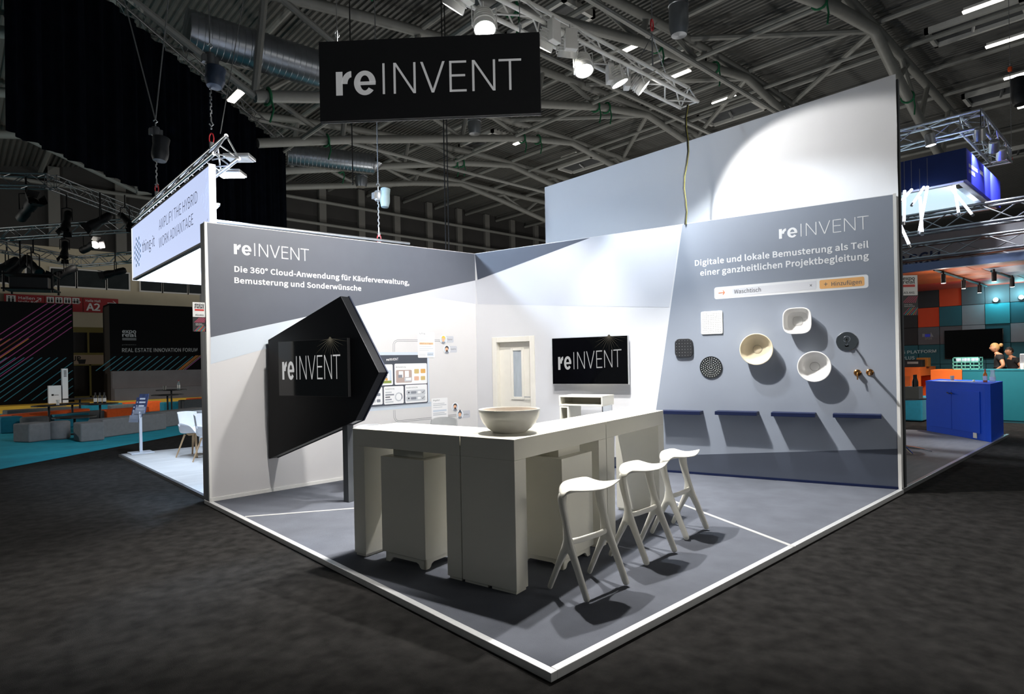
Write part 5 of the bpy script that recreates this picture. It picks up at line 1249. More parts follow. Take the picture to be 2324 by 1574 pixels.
def bottle(lab, c, h=.28, r=.04, m_='black', lbl='white', cap_='black', grp=None):
    e = thing('bottle', lab, 'bottle', c, grp); MB().lathe([(r * .9, 0), (r, .01), (r, h * .55), (r * .85, h * .64), (r * .38, h * .78), (r * .36, h * .93), (0, h * .93)], c, up, 16).build('body', mt[m_], e, smooth=True)
    MB().lathe([(r * 1.02, h * .15), (r * 1.02, h * .48)], c, up, 16, open_end=True, open_start=True).build('paper_label', mt[lbl], e, smooth=True); MB().lathe([(r * .42, h * .9), (r * .42, h), (0, h)], c, up, 12).build('cap', mt[cap_], e)
def cup(lab, c, r=.04, h=.10, m_='white', grp=None):
    o = MB().lathe([(r * .72, 0), (r, h), (r * 1.04, h), (r * .96, h - .004), (r * .7, .006), (0, .006)], c, up, 18).build('paper_cup', mt[m_], smooth=True, origin=c); tag(o, lab, 'cup', grp)
for k, lab in enumerate(('leftmost of three dark bottles on the lounge table', 'middle of three dark bottles on the lounge table', 'rightmost of three dark bottles on the lounge table')): bottle(lab, t2 + V((.1 * (k - 1) * 1.3 * .74, -.1 * (k - 1) * .9, 0)), .32, .045, grp='bottles on the lounge table')
cup('white paper cup on the black lounge table at far left', t1 + V((.20, -.1, 0)), .05, .15); cup('grey cup on the table before the stone bench', t3 + V((-.2, .1, 0)), .06, .14, 'steel_grey')
M('water', '#b8c8cc', .1, alpha=.6); bottle('clear water bottle on the table before the stone bench', t3 + V((.22, -.1, 0)), .34, .05, 'water', 'white', 'red_steel')
# ------------------------------------------------------------------ neighbouring blue stand on the right
M('cobalt', (.008, .085, .70), .5, vary=.02, spec=.15); M('cobalt_dark', '#122a63', .45, vary=.05); M('fascia_blue', '#142a63', .5, vary=.05); M('fascia_violet', '#3038c8', .5, vary=.15, scale=2); M('frame_white', '#e6edf5', .35, vary=.01)
e = thing('exhibition_platform', 'grey floored platform of the blue stand right of the fabric wall', 'platform', (12.2, 4.6, 0), kind='thing')
MB().prism([(8.62, 2.31, 0), (15.84, 2.31, 0), (15.7, 3.7, 0), (15.6, 4.1, 0), (14.6, 8, 0), (8.62, 8, 0)], (0, 0, .047)).build('floor_panel', mt['floor_grey'], e)
MB().box(8.62, 15.9, 2.26, 2.31, 0, .05).build('edge_strip', mt['alu'], e, bevel=.003)
a, b, c, d = PZ(2103, 977, .048), PZ(2237, 1001, .048), PZ(2250, 1003, .048), PZ(2278, 986, .048)
ab = (b - a).normalized(); nb = V((-ab.y, ab.x, 0)); nb = nb if nb.dot(a - CAM) > 0 else -nb
h = 1.09; e = thing('counter_cabinet', 'bright blue two door counter cabinet on the right platform', 'cabinet', ((a + d) / 2))
f = a + (d - c) * .9; c = b + (c - b) * 1.0
MB().prism([a, b, c, d, f], (0, 0, h - .03)).build('body', mt['cobalt'], e, bevel=.004); MB().prism([lift(q, h - .03) for q in (a - ab * .01, b, c, d, f)], (0, 0, .03)).build('top_board', mt['cobalt'], e)
CB = Plane(a, ab, -nb); L_ = (b - a).length
for i, (u0, u1) in enumerate(((.06 * L_, .475 * L_), (.48 * L_, .93 * L_))):
    dr = MB().obox(CB.pt(u0, .048 + .13, .004), ab * (u1 - u0), -nb * .010, (0, 0, .80)).build('door', mt['cobalt'], e, bevel=.002)
    u = u1 - .05 if i == 0 else u0 + .05
    MB().tube([CB.pt(u - .03, .92, .012), CB.pt(u - .03, .92, .045), CB.pt(u + .03, .90, .045), CB.pt(u + .03, .90, .012)], .012, 8).build('handle', mt['chrome'], dr, smooth=True)
MB().obox(CB.pt(.82 * L_, .075, .001), ab * .10, -nb * .012, (0, 0, .11)).build('socket_box', mt['white'], e, bevel=.004)
TP = lambda px, py: PZ(px, py, .048 + h + .001)
def onpl(u, dpt, z=.048 + h + .001): q = CB.pt(u, z) + nb * dpt; return q
e = thing('paper_sheets', 'white sheets of paper lying on the blue cabinet', 'paper', onpl(.35 * L_, .12)); mb = MB()
for k in range(3):
    q = onpl((.06 + .16 * k) * L_, .06 + .02 * k, .048 + h + .002 + .002 * k); t = .15 * k; u = ab * math.cos(t) + nb * math.sin(t); v = -ab * math.sin(t) + nb * math.cos(t); mb.obox(q, u * .42, v * .26, (0, 0, .0015))
mb.build('sheet', mt['white'], e)
cup('beige paper cup standing on the blue cabinet', TP(2161, 863.5) + V((0, 0, .006)), .04, .10, 'cream')
M('apple_juice', '#b5622c', .12, vary=.1); M('label_blue', '#c9d4e8', .5)
bottle('juice bottle with a red cap on the blue cabinet', TP(2236, 867), .26, .036, 'apple_juice', 'label_blue', 'red_steel')
p = TP(2253, 866); e = thing('glass_carafe', 'clear glass carafe and blue bottom behind the juice bottle', 'carafe', p); M('glass_clear', '#d5e2ee', .03, alpha=.45)
MB().lathe([(.035, 0), (.045, .01), (.05, .10), (.035, .17), (.035, .21), (.042, .24)], p, up, 20, open_end=True).build('body', mt['glass_clear'], e, smooth=True); MB().lathe([(.046, .03), (.051, .03), (.051, .10)], p, up, 18, open_end=True, open_start=True).build('paper_label', mt['label_blue'], e)
o = MB().ball(lift(TP(2210, 866), .022), .022).build('stopper', mt['white'], smooth=True); tag(o, 'small round white stopper lying on the blue cabinet', 'stopper')
# bar table half hidden by the right wall edge
p = V((12.0, 3.13, .05)); e = thing('high_table', 'chrome footed round high table half hidden by the right wall edge', 'table', p)
for k in range(4):
    t = .55 + k * PI / 2; q = V((math.cos(t), math.sin(t), 0)); MB().tube([p + up * .09, p + q * .20 + up * .06, p + q * .42 + up * .015], [.022, .02, .013], 8).build('leg', mt['chrome'], e, smooth=True)
MB().tube([p + up * .05, p + up * .9], .03, 12).build('column', mt['chrome'], e, smooth=True); MB().lathe([(.34, 0), (.34, .02), (0, .02)], p + up * .9, up, 32).build('table_top', mt['steel_dark'], e, smooth=True)
q = p + V((-.05, -.18, .921)); e = thing('bottle_crate', 'grey carton with bottles standing on the half hidden high table', 'carton', q); MB().box(q.x - .12, q.x + .12, q.y - .1, q.y + .1, q.z, q.z + .2).build('body', mt['steel_grey'], e)
for k in range(3): MB().lathe([(.03, 0), (.03, .14), (.012, .2), (.012, .26), (0, .26)], q + V((-.07 + .07 * k, -.02, .14)), up, 10).build('bottle_neck', mt['black'], e, smooth=True)
# blue hanging fascia and its box truss
fx_, fy_ = 12.75, 2.32; zt, zb = 5.22, 4.68
A_ = lambda px, py: PP(px, py, (fx_, 0, 0), (1, 0, 0))
yE = PP(2270, 420, (0, fy_, 0), (0, 1, 0)).x
e = thing('fascia_sign', 'dark blue hanging fascia with white light ceiling frame at the upper right', 'sign', ((fx_ + yE) / 2, fy_ + 1.5, zb))
MB().box(fx_, fx_ + .05, fy_, fy_ + 3.2, zb, zt).build('side_panel', mt['fascia_blue'], e); MB().box(fx_ + .05, yE, fy_, fy_ + .05, zb, zt).build('front_panel', mt['fascia_violet'], e)
MB().box(yE - .05, yE, fy_ + .05, fy_ + 3.2, zb, zt).build('far_panel', mt['frame_white'], e); MB().box(fx_ + .05, yE - .05, fy_ + 3.15, fy_ + 3.2, zb, zt).build('back_panel', mt['frame_white'], e)
M('ceil_cloth', '#d9f0fa', .6, emit='#cdeaf8', es=1.0)
MB().box(fx_ + .35, yE - .2, fy_ + .35, fy_ + 3.0, zb + .10, zb + .12).build('light_ceiling', mt['ceil_cloth'], e)
mb = MB()
for x0, x1, y0, y1 in ((fx_ + .1, yE - .05, fy_ + .06, fy_ + .14), (yE - .2, yE - .08, fy_ + .14, fy_ + 3.1), (fx_ + .1, fx_ + .18, fy_ + .14, fy_ + 3.1)): mb.box(x0, x1, y0, y1, zb - .02, zb + .06)
mb.build('ceiling_frame', mt['frame_white'], e)
FP = Plane((0, fy_, 0), (1, 0, 0), (0, -1, 0)); mb = MB()
for a, b, t in (((2199, 378), (2219, 392), 'INVESTORS'), ((2199, 391), (2213, 401), '& PARTNERS'), ((2224, 393), (2232, 400), 'GBL')): FP.text(mb, t, a, b, a[1] - 8, .003, bold=.02)
mb.build('lettering', mt['letter_white'], e)
zt2 = 5.68; cx_, cy_ = 13.3, 2.2; tg = 'box truss above the blue fascia'
truss('box_truss', 'near silver box truss above the blue fascia, running back beside the fabric wall', (cx_ + .15, cy_, zt2), (cx_ + .15, cy_ + 5.5, zt2), .30, False, .026, .45, 'alu', grp=tg)
truss('box_truss', 'silver box truss above the blue fascia, slanting to the right end', (cx_, cy_ + .15, zt2), (16.1, cy_ + .15, zt2), .30, False, .026, .45, 'alu', grp=tg)
truss('box_truss', 'far right silver box truss closing the rig above the blue fascia', (16.1, cy_, zt2), (16.1, cy_ + 5, zt2), .30, False, .026, .45, 'alu', grp=tg)
def can(lab, px, py, z, tgt, power, col=(.85, .9, 1)):
    p = PZ(px, py, z); d = (V(tgt) - p).normalized(); e = thing('can_spotlight', lab, 'spotlight', p - up * .1, 'can spotlights under the box truss')
    MB().lathe([(.06, -.22), (.08, -.2), (.085, 0), (.08, .0), (.075, -.01)], p, d, 18).build('body', mt['alu'], e, smooth=True); MB().disc(p - d * .004, d, .076, 18).build('lens', mt['lamp_face'], e)
    MB().tube([p - d * .12, V((p.x, p.y, max(zt2 - .02, p.z + .12)))], .015, 6).build('bracket', mt['alu'], e)
    if power: put_light(lamp_data('SPOT', power, col, .05, math.radians(75), .5), p + d * .03, p + d, e)
can('dazzling can spotlight on the near box truss, above the dark fascia side', 2113, 330, 5.45, (13.3, 2.4, .5), 900)
can('can spotlight high under the slanting box truss, facing down', 2224, 318, 5.42, (14.2, 2.38, 3.5), 300); can('lit can spotlight in the middle under the slanting box truss', 2255, 343, 5.42, (15.4, 2.42, 4.2), 250); can('lit can spotlight lowest at the right end of the box truss', 2272, 360, 5.40, (16.0, 2.42, 4.0), 250)
# light tubes
M('tube_glow', '#ffffff', .3, emit='#e8eeff', es=7)
for (a, b, da, db, lab) in (((2053, 432), (2051.5, 505), 10.2, 10.2, 'upright light tube nearest the fabric wall edge'), ((2069, 430), (2043, 458), 10.5, 10.3, 'short slanted light tube crossing the upright one'), ((2041, 505), (2064, 556), 9.9, 9.9, 'lowest light tube slanting down from the wall edge'),
                            ((2105, 423), (2086, 527), 10.6, 10.5, 'long light tube in the middle of the cluster, leaning left'), ((2097, 424), (2071, 463), 10.8, 10.7, 'short light tube leaning left with a hook at its end'), ((2088, 447), (2093, 529), 10.7, 10.4, 'light tube crossing the long middle one near its foot'),
                            ((2164, 411), (2176, 485), 11.2, 11.1, 'nearly upright light tube of the right pair'), ((2148, 414), (2206, 486), 11.0, 11.3, 'long slanted light tube of the right pair')):
    p, q = PD(*a, da), PD(*b, db); d = (q - p).normalized(); e = thing('light_tube', lab, 'light tube', q, 'glowing tubes under the blue fascia')
    MB().tube([p, q], .022, 10).build('tube', mt['tube_glow'], e, smooth=True); MB().tube([q - d * .02, q + d * .04], .024, 10).build('end_cap', mt['alu'], e); MB().tube([p, V((p.x, p.y, p.z + .5))], .004, 5).build('wire', mt['wire'], e)
# orange hoist at the far right
hp = PD(2292, 150, 22); hoist('orange chain hoist with black bag near the right frame edge', hp.x, hp.y, hp.z - 3.5, hp.z - 2.9, hp.z - .2, z_up(hp.x), 'hoist_bag', .24, 1.0, (.15, -.25), hp.z - .55, 'orange_steel')

# ------------------------------------------------------------------ big white beam and trusses across the far right
M('beam_white', '#77767a', .6, vary=.03)
bx = 17.5; BPp = Plane((bx, 0, 0), (0, -1, 0), (-1, 0, 0)); e = thing('sign_beam', 'long pale beam with big dark letters above the orange stand', 'sign', (bx + .2, 5, BPp.at(2100, 605).z))
z0, z1 = BPp.at(2180, 598).z, BPp.at(2180, 515).z
MB().box(bx, bx + .4, -4, 12, z0, z1).build('panel', mt['beam_white'], e); mb = MB(); a = BPp.at(2037, 608, .01); b = BPp.at(2134, 592, .01); text(mb, 'ASCU', a, b - a, up, (b - a).length, cap=BPp.at(2100, 571, .01).z - BPp.at(2100, 598, .01).z, bold=.015); mb.build('lettering', mt['navy'], e)
for i, (px, py, x, s, lab) in enumerate(((2180, 495, 14.6, .36, 'dark truss at the far right just under the blue fascia'), (2180, 560, 15.2, .30, 'dark truss at the far right across the pale letter beam'), (2180, 592, 16.2, .28, 'lowest dark truss at the far right, over the orange canopy edge'))):
    c = PP(px, py, (x, 0, 0), (1, 0, 0)); truss('rear_truss', lab, (x, -3, c.z - s / 2), (x, 9, c.z - s / 2), s, False, .028, .55, 'alu_dark', grp='dark trusses at the far right')

# ------------------------------------------------------------------ orange and teal stand at the far right
M('tile_dark', '#2b2a2c', .8, vary=.04); M('tile_orange', '#c8401a', .8, vary=.03); M('tile_grey', '#56555a', .8, vary=.03); M('tile_light', '#808086', .8, vary=.03); M('tile_teal', '#1f5560', .8, vary=.03); M('tile_aqua', '#2f8591', .8, vary=.03)
M('plank_orange', '#c05a1c', .6, vary=.06); M('plank_red', '#c83a22', .6, vary=.05); M('plank_lilac', '#9f97a6', .6, vary=.05); M('counter_orange', '#e0641a', .55, vary=.02); M('counter_teal', '#0d6672', .5, vary=.02); M('blue_beam', '#46536f', .5, vary=.03)
tx = 22.0; TW = Plane((tx, 0, 0), (0, -1, 0), (-1, 0, 0))
e = thing('tile_wall', 'patchwork wall of orange, grey and teal square panels at the far right', 'wall', (tx, 3, 0), kind='thing')
ys = [TW.at(px, 700).y for px in (2022, 2083, 2132, 2183, 2236, 2293, 2350)]; zs = [TW.at(2107, py).z for py in (650, 698, 742, 782, 826, 868, 920)]
MB().box(tx + .05, tx + .3, ys[-1] - .5, ys[0] + 3, 0, zs[0] + .3).build('backing', mt['tile_dark'], e)
gridc = ['kdogggg', 'koTlata', 'kggltla', 'TTtTTTa', 'TTTTTTT', 'TTTTTTT']; cm = dict(k='tile_dark', d='tile_dark', o='tile_orange', g='tile_grey', l='tile_light', t='tile_teal', T='tile_teal', a='tile_aqua')
for r in range(6):
    for c in range(6):
        ch = gridc[r][c]; MB().box(tx - .03 - .02 * ((r + c) % 2), tx + .05, ys[c + 1] + .006, ys[c] - .006, zs[r + 1] + .006, zs[r] - .006).build('wall_tile', mt[cm[ch]], e)
mb = MB(); M('letter_grey', '#9fb4b8', .6); TW.text(mb, 'SFDR', (2099, 770), (2115.5, 770), 765, .06, bold=.01); mb.mat(1); TW.text(mb, 'ESG PLATFORM', (2032, 803), (2125, 799.5), 796, .06, bold=.02); TW.text(mb, 'PLUS', (2048, 816), (2076, 815), 808.5, .06, bold=.02)
mb.mat(2); TW.rect(mb, (2099, 758), (2111, 764), .06); mb.mat(0); TW.rect(mb, (2093, 757), (2099, 764), .06); TW.poly(mb, [(2111, 764), (2112.5, 753), (2119, 764)], .06)
mb.build('lettering', [mt['tile_light'], mt['letter_grey'], mt['fascia_violet']], e)
p, q = TW.at(2143, 750, .12), TW.at(2278, 812, .12); o = thing('television', 'large dark television on the far right patchwork wall', 'television', (tx - .1, (p.y + q.y) / 2, q.z))
MB().box(tx - .12, tx - .058, q.y, p.y, q.z, p.z).build('screen', mt['screen_black'], o, bevel=.01)
M('teal_lamp', '#ffffff', .3, emit='#7be8ee', es=6)
for px, py, lab in ((2260, 680, 'small teal wall light left of the empty patch on the patchwork wall'), (2318, 674, 'small teal wall light at the right frame edge')):
    p = TW.at(px, py, .1); e = thing('wall_light', lab, 'wall light', p - up * .08, 'teal wall lights'); MB().lathe([(.06, -.1), (.07, .0), (0, .0)], p, (-1, 0, 0), 16).build('housing', mt['black'], e); MB().disc(p + V((-.02, 0, 0)), (-1, 0, 0), .06, 16).build('lens', mt['teal_lamp'], e)
    put_light(lamp_data('POINT', 18, (.3, .9, 1), .05), p + V((-.18, 0, .1)), None, e)
# canopy
cx0 = 15.0; CPp = Plane((cx0, 0, 0), (0, -1, 0), (-1, 0, 0)); zc = CPp.at(2180, 604).z
e = thing('stand_canopy', 'orange and lilac plank canopy over the far right stand', 'canopy', (18.5, 3, zc)); MB().box(cx0, cx0 + .15, -3, 9, zc, zc + .16).build('front_beam', mt['blue_beam'], e)
zrear = TW.at(2160, 655).z
for k in range(5):
    x0, x1 = cx0 + .15 + (tx - cx0 - .1) * k / 5, cx0 + .15 + (tx - cx0 - .1) * (k + 1) / 5 - .02; za_, zb_ = zc + .05 + (zrear - zc - .05) * k / 5, zc + .05 + (zrear - zc - .05) * (k + 1) / 5
    ym = PZ(2175, 605, zc).y - .12 * k
    for y0, y1, mm in ((ym, 9, ('plank_orange', 'plank_orange', 'plank_orange', 'plank_red', 'plank_red')[k]), (-3, ym - .02, ('plank_orange', 'plank_lilac', 'plank_lilac', 'plank_lilac', 'plank_lilac')[k])):
        MB().prism([(x0, y0, za_), (x1, y0, zb_), (x1, y1, zb_), (x0, y1, za_)], (0, 0, .04)).build('ceiling_plank', mt[mm], e)
for a, b, lab in (((2120, 612), (2239, 649), 'dark light track crossing the orange canopy'), ((2250, 615), (2300, 631), 'short dark light track on the lilac canopy part')):
    p, q = PZ(*a, zc + .02), PZ(*b, zc + .12); o = MB().tube([p, q], .025, 6).build('light_track', mt['tile_teal']); tag(o, lab, 'light track')
for px, py, lab in ((2141, 632, 'black track spotlight, first from the left under the orange canopy'), (2187, 645, 'black track spotlight, middle one on the long track'), (2223, 655, 'black track spotlight at the far end of the long track'), (2256, 628, 'black track spotlight, first on the lilac canopy part'), (2297, 641, 'black track spotlight nearest the right frame edge')):
    p = PZ(px, py, zc - .12); e = thing('track_spotlight', lab, 'spotlight', p - up * .13, 'black track spotlights'); MB().lathe([(.04, -.10), (.045, -.09), (.045, .10), (0, .10)], p, up, 16).build('body', mt['black'], e, smooth=True); MB().disc(p - up * .101, (0, 0, -1), .042, 16).build('lens', mt['strip_glow'], e); MB().tube([p + up * .1, p + up * .17], .02, 6).build('track_adapter', mt['black'], e)
    put_light(lamp_data('POINT', 10, (1, .9, .8), .04), p - up * .2, None, e)  # added point light below the lens, brightens the canopy planks
    put_light(lamp_data('SPOT', 260, (1, .93, .85), .04, 1.6, .6), p - up * .12, p - up * 1 + V((.35, 0, 0)), e)
# counters
def P0(px, py): return PZ(px, py, 0)
ck = 19.0; KP = Plane((ck, 0, 0), (0, -1, 0), (-1, 0, 0)); yl, yr = KP.at(2185, 900).y, KP.at(2350, 900).y; ztc = KP.at(2250, 838).z
e = thing('teal_counter', 'long teal service counter at the far right behind the blue cabinet', 'counter', (ck + .4, (yl + yr) / 2, 0)); MB().box(ck, ck + .8, yr, yl, .06, ztc - .03).build('body', mt['counter_teal'], e); MB().box(ck - .01, ck + .82, yr, yl, ztc - .03, ztc).build('worktop', mt['counter_teal'], e); MB().box(ck + .02, ck + .75, yr, yl, 0, .06).build('plinth', mt['tile_teal'], e)
yo = KP.at(2113, 900).y
o = MB().box(ck, ck + .8, yl + .01, yo, 0, ztc - .0).build('orange_counter', mt['counter_orange'], bevel=.005); tag(o, 'plain orange counter block joining the teal service counter', 'counter')
OP = Plane((20.2, 0, 0), (0, -1, 0), (-1, 0, 0)); ya, yb = OP.at(2088, 850).y, OP.at(2030, 850).y; zo = OP.at(2070, 833).z
e = thing('orange_counter', 'taller orange counter with an open side niche, left beside the wall edge', 'counter', (20.8, (ya + yb) / 2, 0)); mb = MB(); mb.box(20.2, 22 - .1, ya, yb, 0, .12); mb.box(20.2, 21.9, ya, yb, zo - .35 * 0 - .08, zo); mb.box(20.2, 20.3, ya, yb, .12, zo - .08); mb.box(21.8, 21.9, ya, yb, .12, zo - .08); mb.box(20.3, 21.8, ya + .5, yb, .12, zo - .08); mb.box(20.3, 21.8, ya, ya + .5, .12, .45); mb.box(20.3, 21.8, ya, ya + .5, zo - .25, zo - .08); mb.build('body', mt['counter_orange'], e)
mb = MB(); mb.box(20.185, 20.199, ya + .25, ya + .7, .5, zo - .25); mb.build('front_panel', mt['plank_orange'], e)
o = MB().box(18.0, 19.1, 3.95 + .32, 5.6, 0.02, .62).build('teal_bench', mt['felt_teal'], bevel=.04, seg=3); tag(o, 'teal upholstered bench between the wall edge and the blue cabinet', 'bench')
# crates, glass rack, coffee machine
for lab, a, b, m_, h, dx in (('black beer crate with pale lettering on the taller orange counter', 2046, 2093, 'black', 17, 0), ('yellow beer crate behind the black one', 2080, 2106, 'line_orange', 21, .35)):
    p = PP(a, 831, (20.5 + dx, 0, 0), (1, 0, 0)); q = PP(b, 831 - h, (20.5 + dx, 0, 0), (1, 0, 0)); e = thing('beer_crate', lab, 'crate', (20.6 + dx, (p.y + q.y) / 2, zo)); hh = q.z - p.z
    MB().box(20.5 + dx, 20.8 + dx, q.y, p.y, zo, zo + hh).build('body', mt[m_], e, bevel=.01); MB().box(20.49 + dx, 20.5 + dx, q.y + .1, p.y - .15, zo + hh * .45, zo + hh * .75).build('lettering_panel', mt['steel_grey' if dx == 0 else 'black'], e)
p, q = KP.at(2160, 839), KP.at(2221, 812); M('rack_green', '#5fa99a', .5)
e = thing('glass_rack', 'mint green dishwasher rack with glasses on the teal counter', 'rack', (ck + .3, (p.y + q.y) / 2, ztc)); mb = MB(); hh = q.z - ztc
for z in (0, hh * .3, hh * .62, hh): 
    for x in (ck + .1, ck + .5): mb.box(x, x + .02, q.y, p.y, ztc + z, ztc + z + .025)
    for y in (p.y - .02, q.y): mb.box(ck + .1, ck + .52, y, y + .02, ztc + z, ztc + z + .025)
for x in (ck + .1, ck + .5):
    for k in range(4): y = q.y + (p.y - q.y - .02) * k / 3; mb.box(x, x + .02, y, y + .02, ztc, ztc + hh)
mb.build('frame', mt['rack_green'], e)
for k in range(6):
    for j in range(2): MB().lathe([(.03, 0), (.045, .10), (.04, .10), (.028, .01), (0, .01)], V((ck + .25 + .15 * j, q.y + .08 + (p.y - q.y - .16) * k / 5, ztc + hh * .62 + .03)), up, 12).build('glass', mt['glass_clear'], e, smooth=True)
p, q = KP.at(2300, 839), KP.at(2345, 803); e = thing('coffee_machine', 'silver coffee machine with stacked cups cut by the right frame edge', 'coffee machine', (ck + .4, (p.y + q.y) / 2, ztc))
MB().box(ck + .15, ck + .7, q.y, p.y - .1, ztc, ztc + .38).build('body', mt['alu'], e, bevel=.02); MB().box(ck + .2, ck + .65, q.y, p.y - .2, ztc + .38, ztc + .50).build('cup_warmer', mt['black'], e)
for k in range(4): MB().lathe([(.035, 0), (.05, .14), (0, .14)], V((ck + .08, p.y - .16 - .14 * k, ztc)), up, 14).build('paper_cup', mt['white'], e, smooth=True)

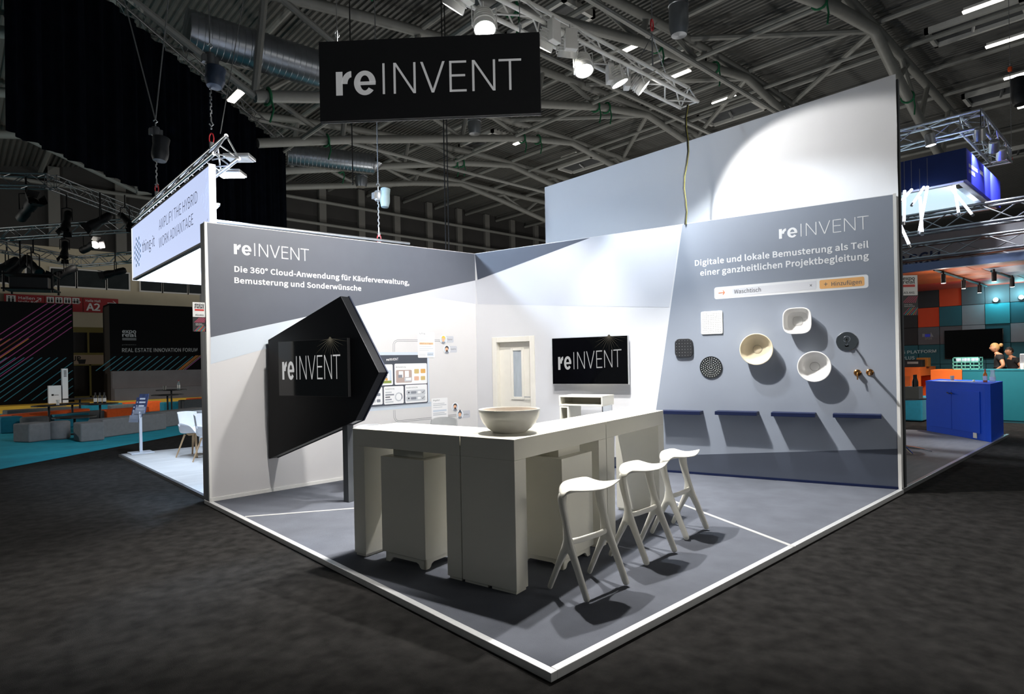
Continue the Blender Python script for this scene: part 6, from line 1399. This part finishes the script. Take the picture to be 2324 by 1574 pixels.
# ------------------------------------------------------------------ two people behind the teal counter
M('skin', '#b98362', .5, vary=.04, scale=20); M('skin_tattoo', '#7a6a62', .5, vary=.35, scale=30); M('hair_blond', '#a9824f', .6, vary=.2, scale=40, stretch=(1, 1, 6)); M('hair_dark', '#2a211c', .6, vary=.2, scale=40); M('shirt_black', '#0c0c0e', .85, vary=.15, scale=6); M('trousers_black', '#131316', .85, vary=.15)
def person(lab, base, yaw, H, hair, bun=False, pose=0):
    e = thing('person', lab, 'person', base); k = H / 1.80
    def S(x, y, z): return (x * k, y * k, z * k)
    # joints: x to the person's right, y forward
    J = [S(0, 0, .98), S(0, .0, 1.12), S(0, .01, 1.28), S(0, .03, 1.42), S(0, .05, 1.50), S(0, .09, 1.56),
         S(.19, .0, 1.43), S(.28, -.04, 1.20), S(.21, .12, 1.06), S(.13, .20, 1.03),
         S(-.19, .0, 1.43), S(-.27, -.06, 1.20), S(-.16, .10, 1.07), S(-.10, .17, 1.05),
         S(.10, 0, .92), S(.11, .02, .52), S(.11, -.02, .09), S(.12, .12, .04), S(-.10, 0, .92), S(-.11, .02, .52), S(-.11, -.02, .09), S(-.12, .12, .04)]
    E = [(0, 1), (1, 2), (2, 3), (3, 4), (4, 5), (3, 6), (6, 7), (7, 8), (8, 9), (3, 10), (10, 11), (11, 12), (12, 13), (0, 14), (14, 15), (15, 16), (16, 17), (0, 18), (18, 19), (19, 20), (20, 21)]
    R_ = [(.15, .11), (.14, .10), (.155, .11), (.13, .095), (.06, .06), (.055, .055), .062, .045, .036, .03, .062, .045, .036, .03, .085, .06, .045, .04, .085, .06, .045, .04]
    skin('body', J, E, [tuple(v * k for v in r) if isinstance(r, tuple) else r * k for r in R_], mt['skin'], e, 0, 2)
    JS = [S(0, 0, .90), S(0, 0, 1.0), S(0, 0, 1.13), S(0, .01, 1.28), S(0, .025, 1.41), S(0, .04, 1.465), S(.18, .0, 1.425), S(.245, -.02, 1.30), S(-.18, .0, 1.425), S(-.24, -.03, 1.30)]
    skin('t_shirt', JS, [(0, 1), (1, 2), (2, 3), (3, 4), (4, 5), (4, 6), (6, 7), (4, 8), (8, 9)], [tuple(v * k for v in r) for r in ((.185, .145), (.18, .135), (.17, .125), (.18, .13), (.15, .115), (.075, .075), (.085, .085), (.075, .075), (.085, .085), (.075, .075))], mt['shirt_black'], e, 1, 2)
    skin('trousers', [S(0, 0, .98), S(.10, 0, .90), S(.11, .02, .52), S(.11, -.02, .06), S(-.10, 0, .90), S(-.11, .02, .52), S(-.11, -.02, .06)], [(0, 1), (1, 2), (2, 3), (0, 4), (4, 5), (5, 6)], [tuple([v * k] * 2) for v in (.15, .105, .08, .07, .105, .08, .07)], mt['trousers_black'], e, 0, 2)
    # head with brow, nose, chin and ears
    hc = V(S(0, .10, 1.665)); mb = MB(); nu, nv = 20, 14; vs = []; fs = []
    for j in range(nv + 1):
        t = PI * j / nv
        for i in range(nu):
            a = 2 * PI * i / nu; x = .074 * math.sin(t) * math.cos(a); y = .098 * math.sin(t) * math.sin(a); z = -.118 * math.cos(t)
            if y > 0 and z < -.03: x *= 1 - .28 * min(1, (-z - .03) / .08); y *= .98
            if y > .06 and abs(x) < .02 and -.045 < z < .03: y += .022 * (1 - abs(x) / .02) * (1 - abs(z + .02) / .05 if abs(z + .02) < .05 else 0)
            if y > .06 and .015 < abs(x) < .05 and 0 < z < .03: y -= .008
            vs.append(hc + V((x, y, z)) * k)
    for j in range(nv):
        for i in range(nu): fs.append((j * nu + i, j * nu + (i + 1) % nu, (j + 1) * nu + (i + 1) % nu, (j + 1) * nu + i))
    mb.add(vs, fs)
    for s in (-1, 1): mb.ball(hc + V((s * .075, -.005, -.005)) * k, .024 * k, 8, 6, (.35, .8, 1.2))
    hd = mb.build('head', mt['skin'], e, local=True, smooth=True)
    mb = MB()
    for s in (-1, 1): mb.ball(hc + V((s * .03, .083, .012)) * k, .009 * k, 8, 6)
    mb.build('eyes', mt['hair_dark'], hd, local=True, smooth=True); MB().ball(hc + V((0, .084, -.060)) * k, .016 * k, 8, 5, (1.2, .35, .3)).build('mouth', mt['skin_tattoo'], hd, local=True, smooth=True)
    mb = MB(); vs = []; fs = []
    for j in range(9):
        t = PI * (.5 + .5 * j / 8) - .0
        for i in range(nu):
            a = 2 * PI * i / nu; f = 1.06; lo = .25 if math.sin(a) < -.1 else (.0 if math.sin(a) > .35 else .12)
            tt = PI * (.62 - (.20 if math.sin(a) < .2 else 0)) + (PI - PI * (.62 - (.20 if math.sin(a) < .2 else 0))) * j / 8
            vs.append(hc + V((.080 * math.sin(tt) * math.cos(a), .106 * math.sin(tt) * math.sin(a), -.126 * math.cos(tt))) * k)
    for j in range(8):
        for i in range(nu): fs.append((j * nu + i, j * nu + (i + 1) % nu, (j + 1) * nu + (i + 1) % nu, (j + 1) * nu + i))
    mb.add(vs, fs)
    if bun: mb.ball(hc + V((0, -.125, .06)) * k, .05 * k, 12, 8, (.9, .9, 1))
    mb.build('hair', mt[hair], e, local=True, smooth=True)
    for s in (-1, 1):                                                  # hands on the hips / worktop
        h0 = V(S(.13 if s > 0 else -.10, .20 if s > 0 else .17, 1.03 if s > 0 else 1.05)); mb = MB(); d = V((-s * .6, .75, -.25)).normalized(); sd = d.cross(up).normalized()
        mb.tube([h0 - d * .02, h0 + d * .04, h0 + d * .09], [(.032 * k, .016 * k), (.042 * k, .016 * k), (.038 * k, .013 * k)], 10)
        for q in range(4): o_ = h0 + d * .085 + sd * (.026 - .0175 * q); mb.tube([o_, o_ + d * .035 - up * .006, o_ + d * (.06 + .01 * (q in (1, 2))) - up * .02], [.0095, .009, .007], 8)
        mb.tube([h0 + d * .02 + sd * .035 * s, h0 + d * .05 + sd * .06 * s, h0 + d * .08 + sd * .062 * s], [.012, .010, .008], 8)
        mb.build('hand', mt['skin'], e, local=True, smooth=True)
    e.rotation_euler = (0, 0, yaw); return e
o = MB().box(19.85, 21.9, -2, 4.6, 0, .15).build('floor_podium', mt['tile_dark']); tag(o, 'dark raised floor behind the teal service counter', 'podium', kind='thing')
hp = KP.at(2262, 780); d_ = 20.35
pb = PP(2270, 838, (d_, 0, 0), (1, 0, 0)); yaw1 = math.atan2(1, -.15) - PI / 2
person('person in black t-shirt with blond hair bun, seen from behind at teal counter', (d_, pb.y, .15), .18, 1.85, 'hair_blond', True)
pb2 = PP(2283, 790, (20.95, 0, 0), (1, 0, 0)); person('person with dark hair mostly hidden behind the one with the bun', (21.2, pb2.y - .12, .15), .6, 1.74, 'hair_dark')
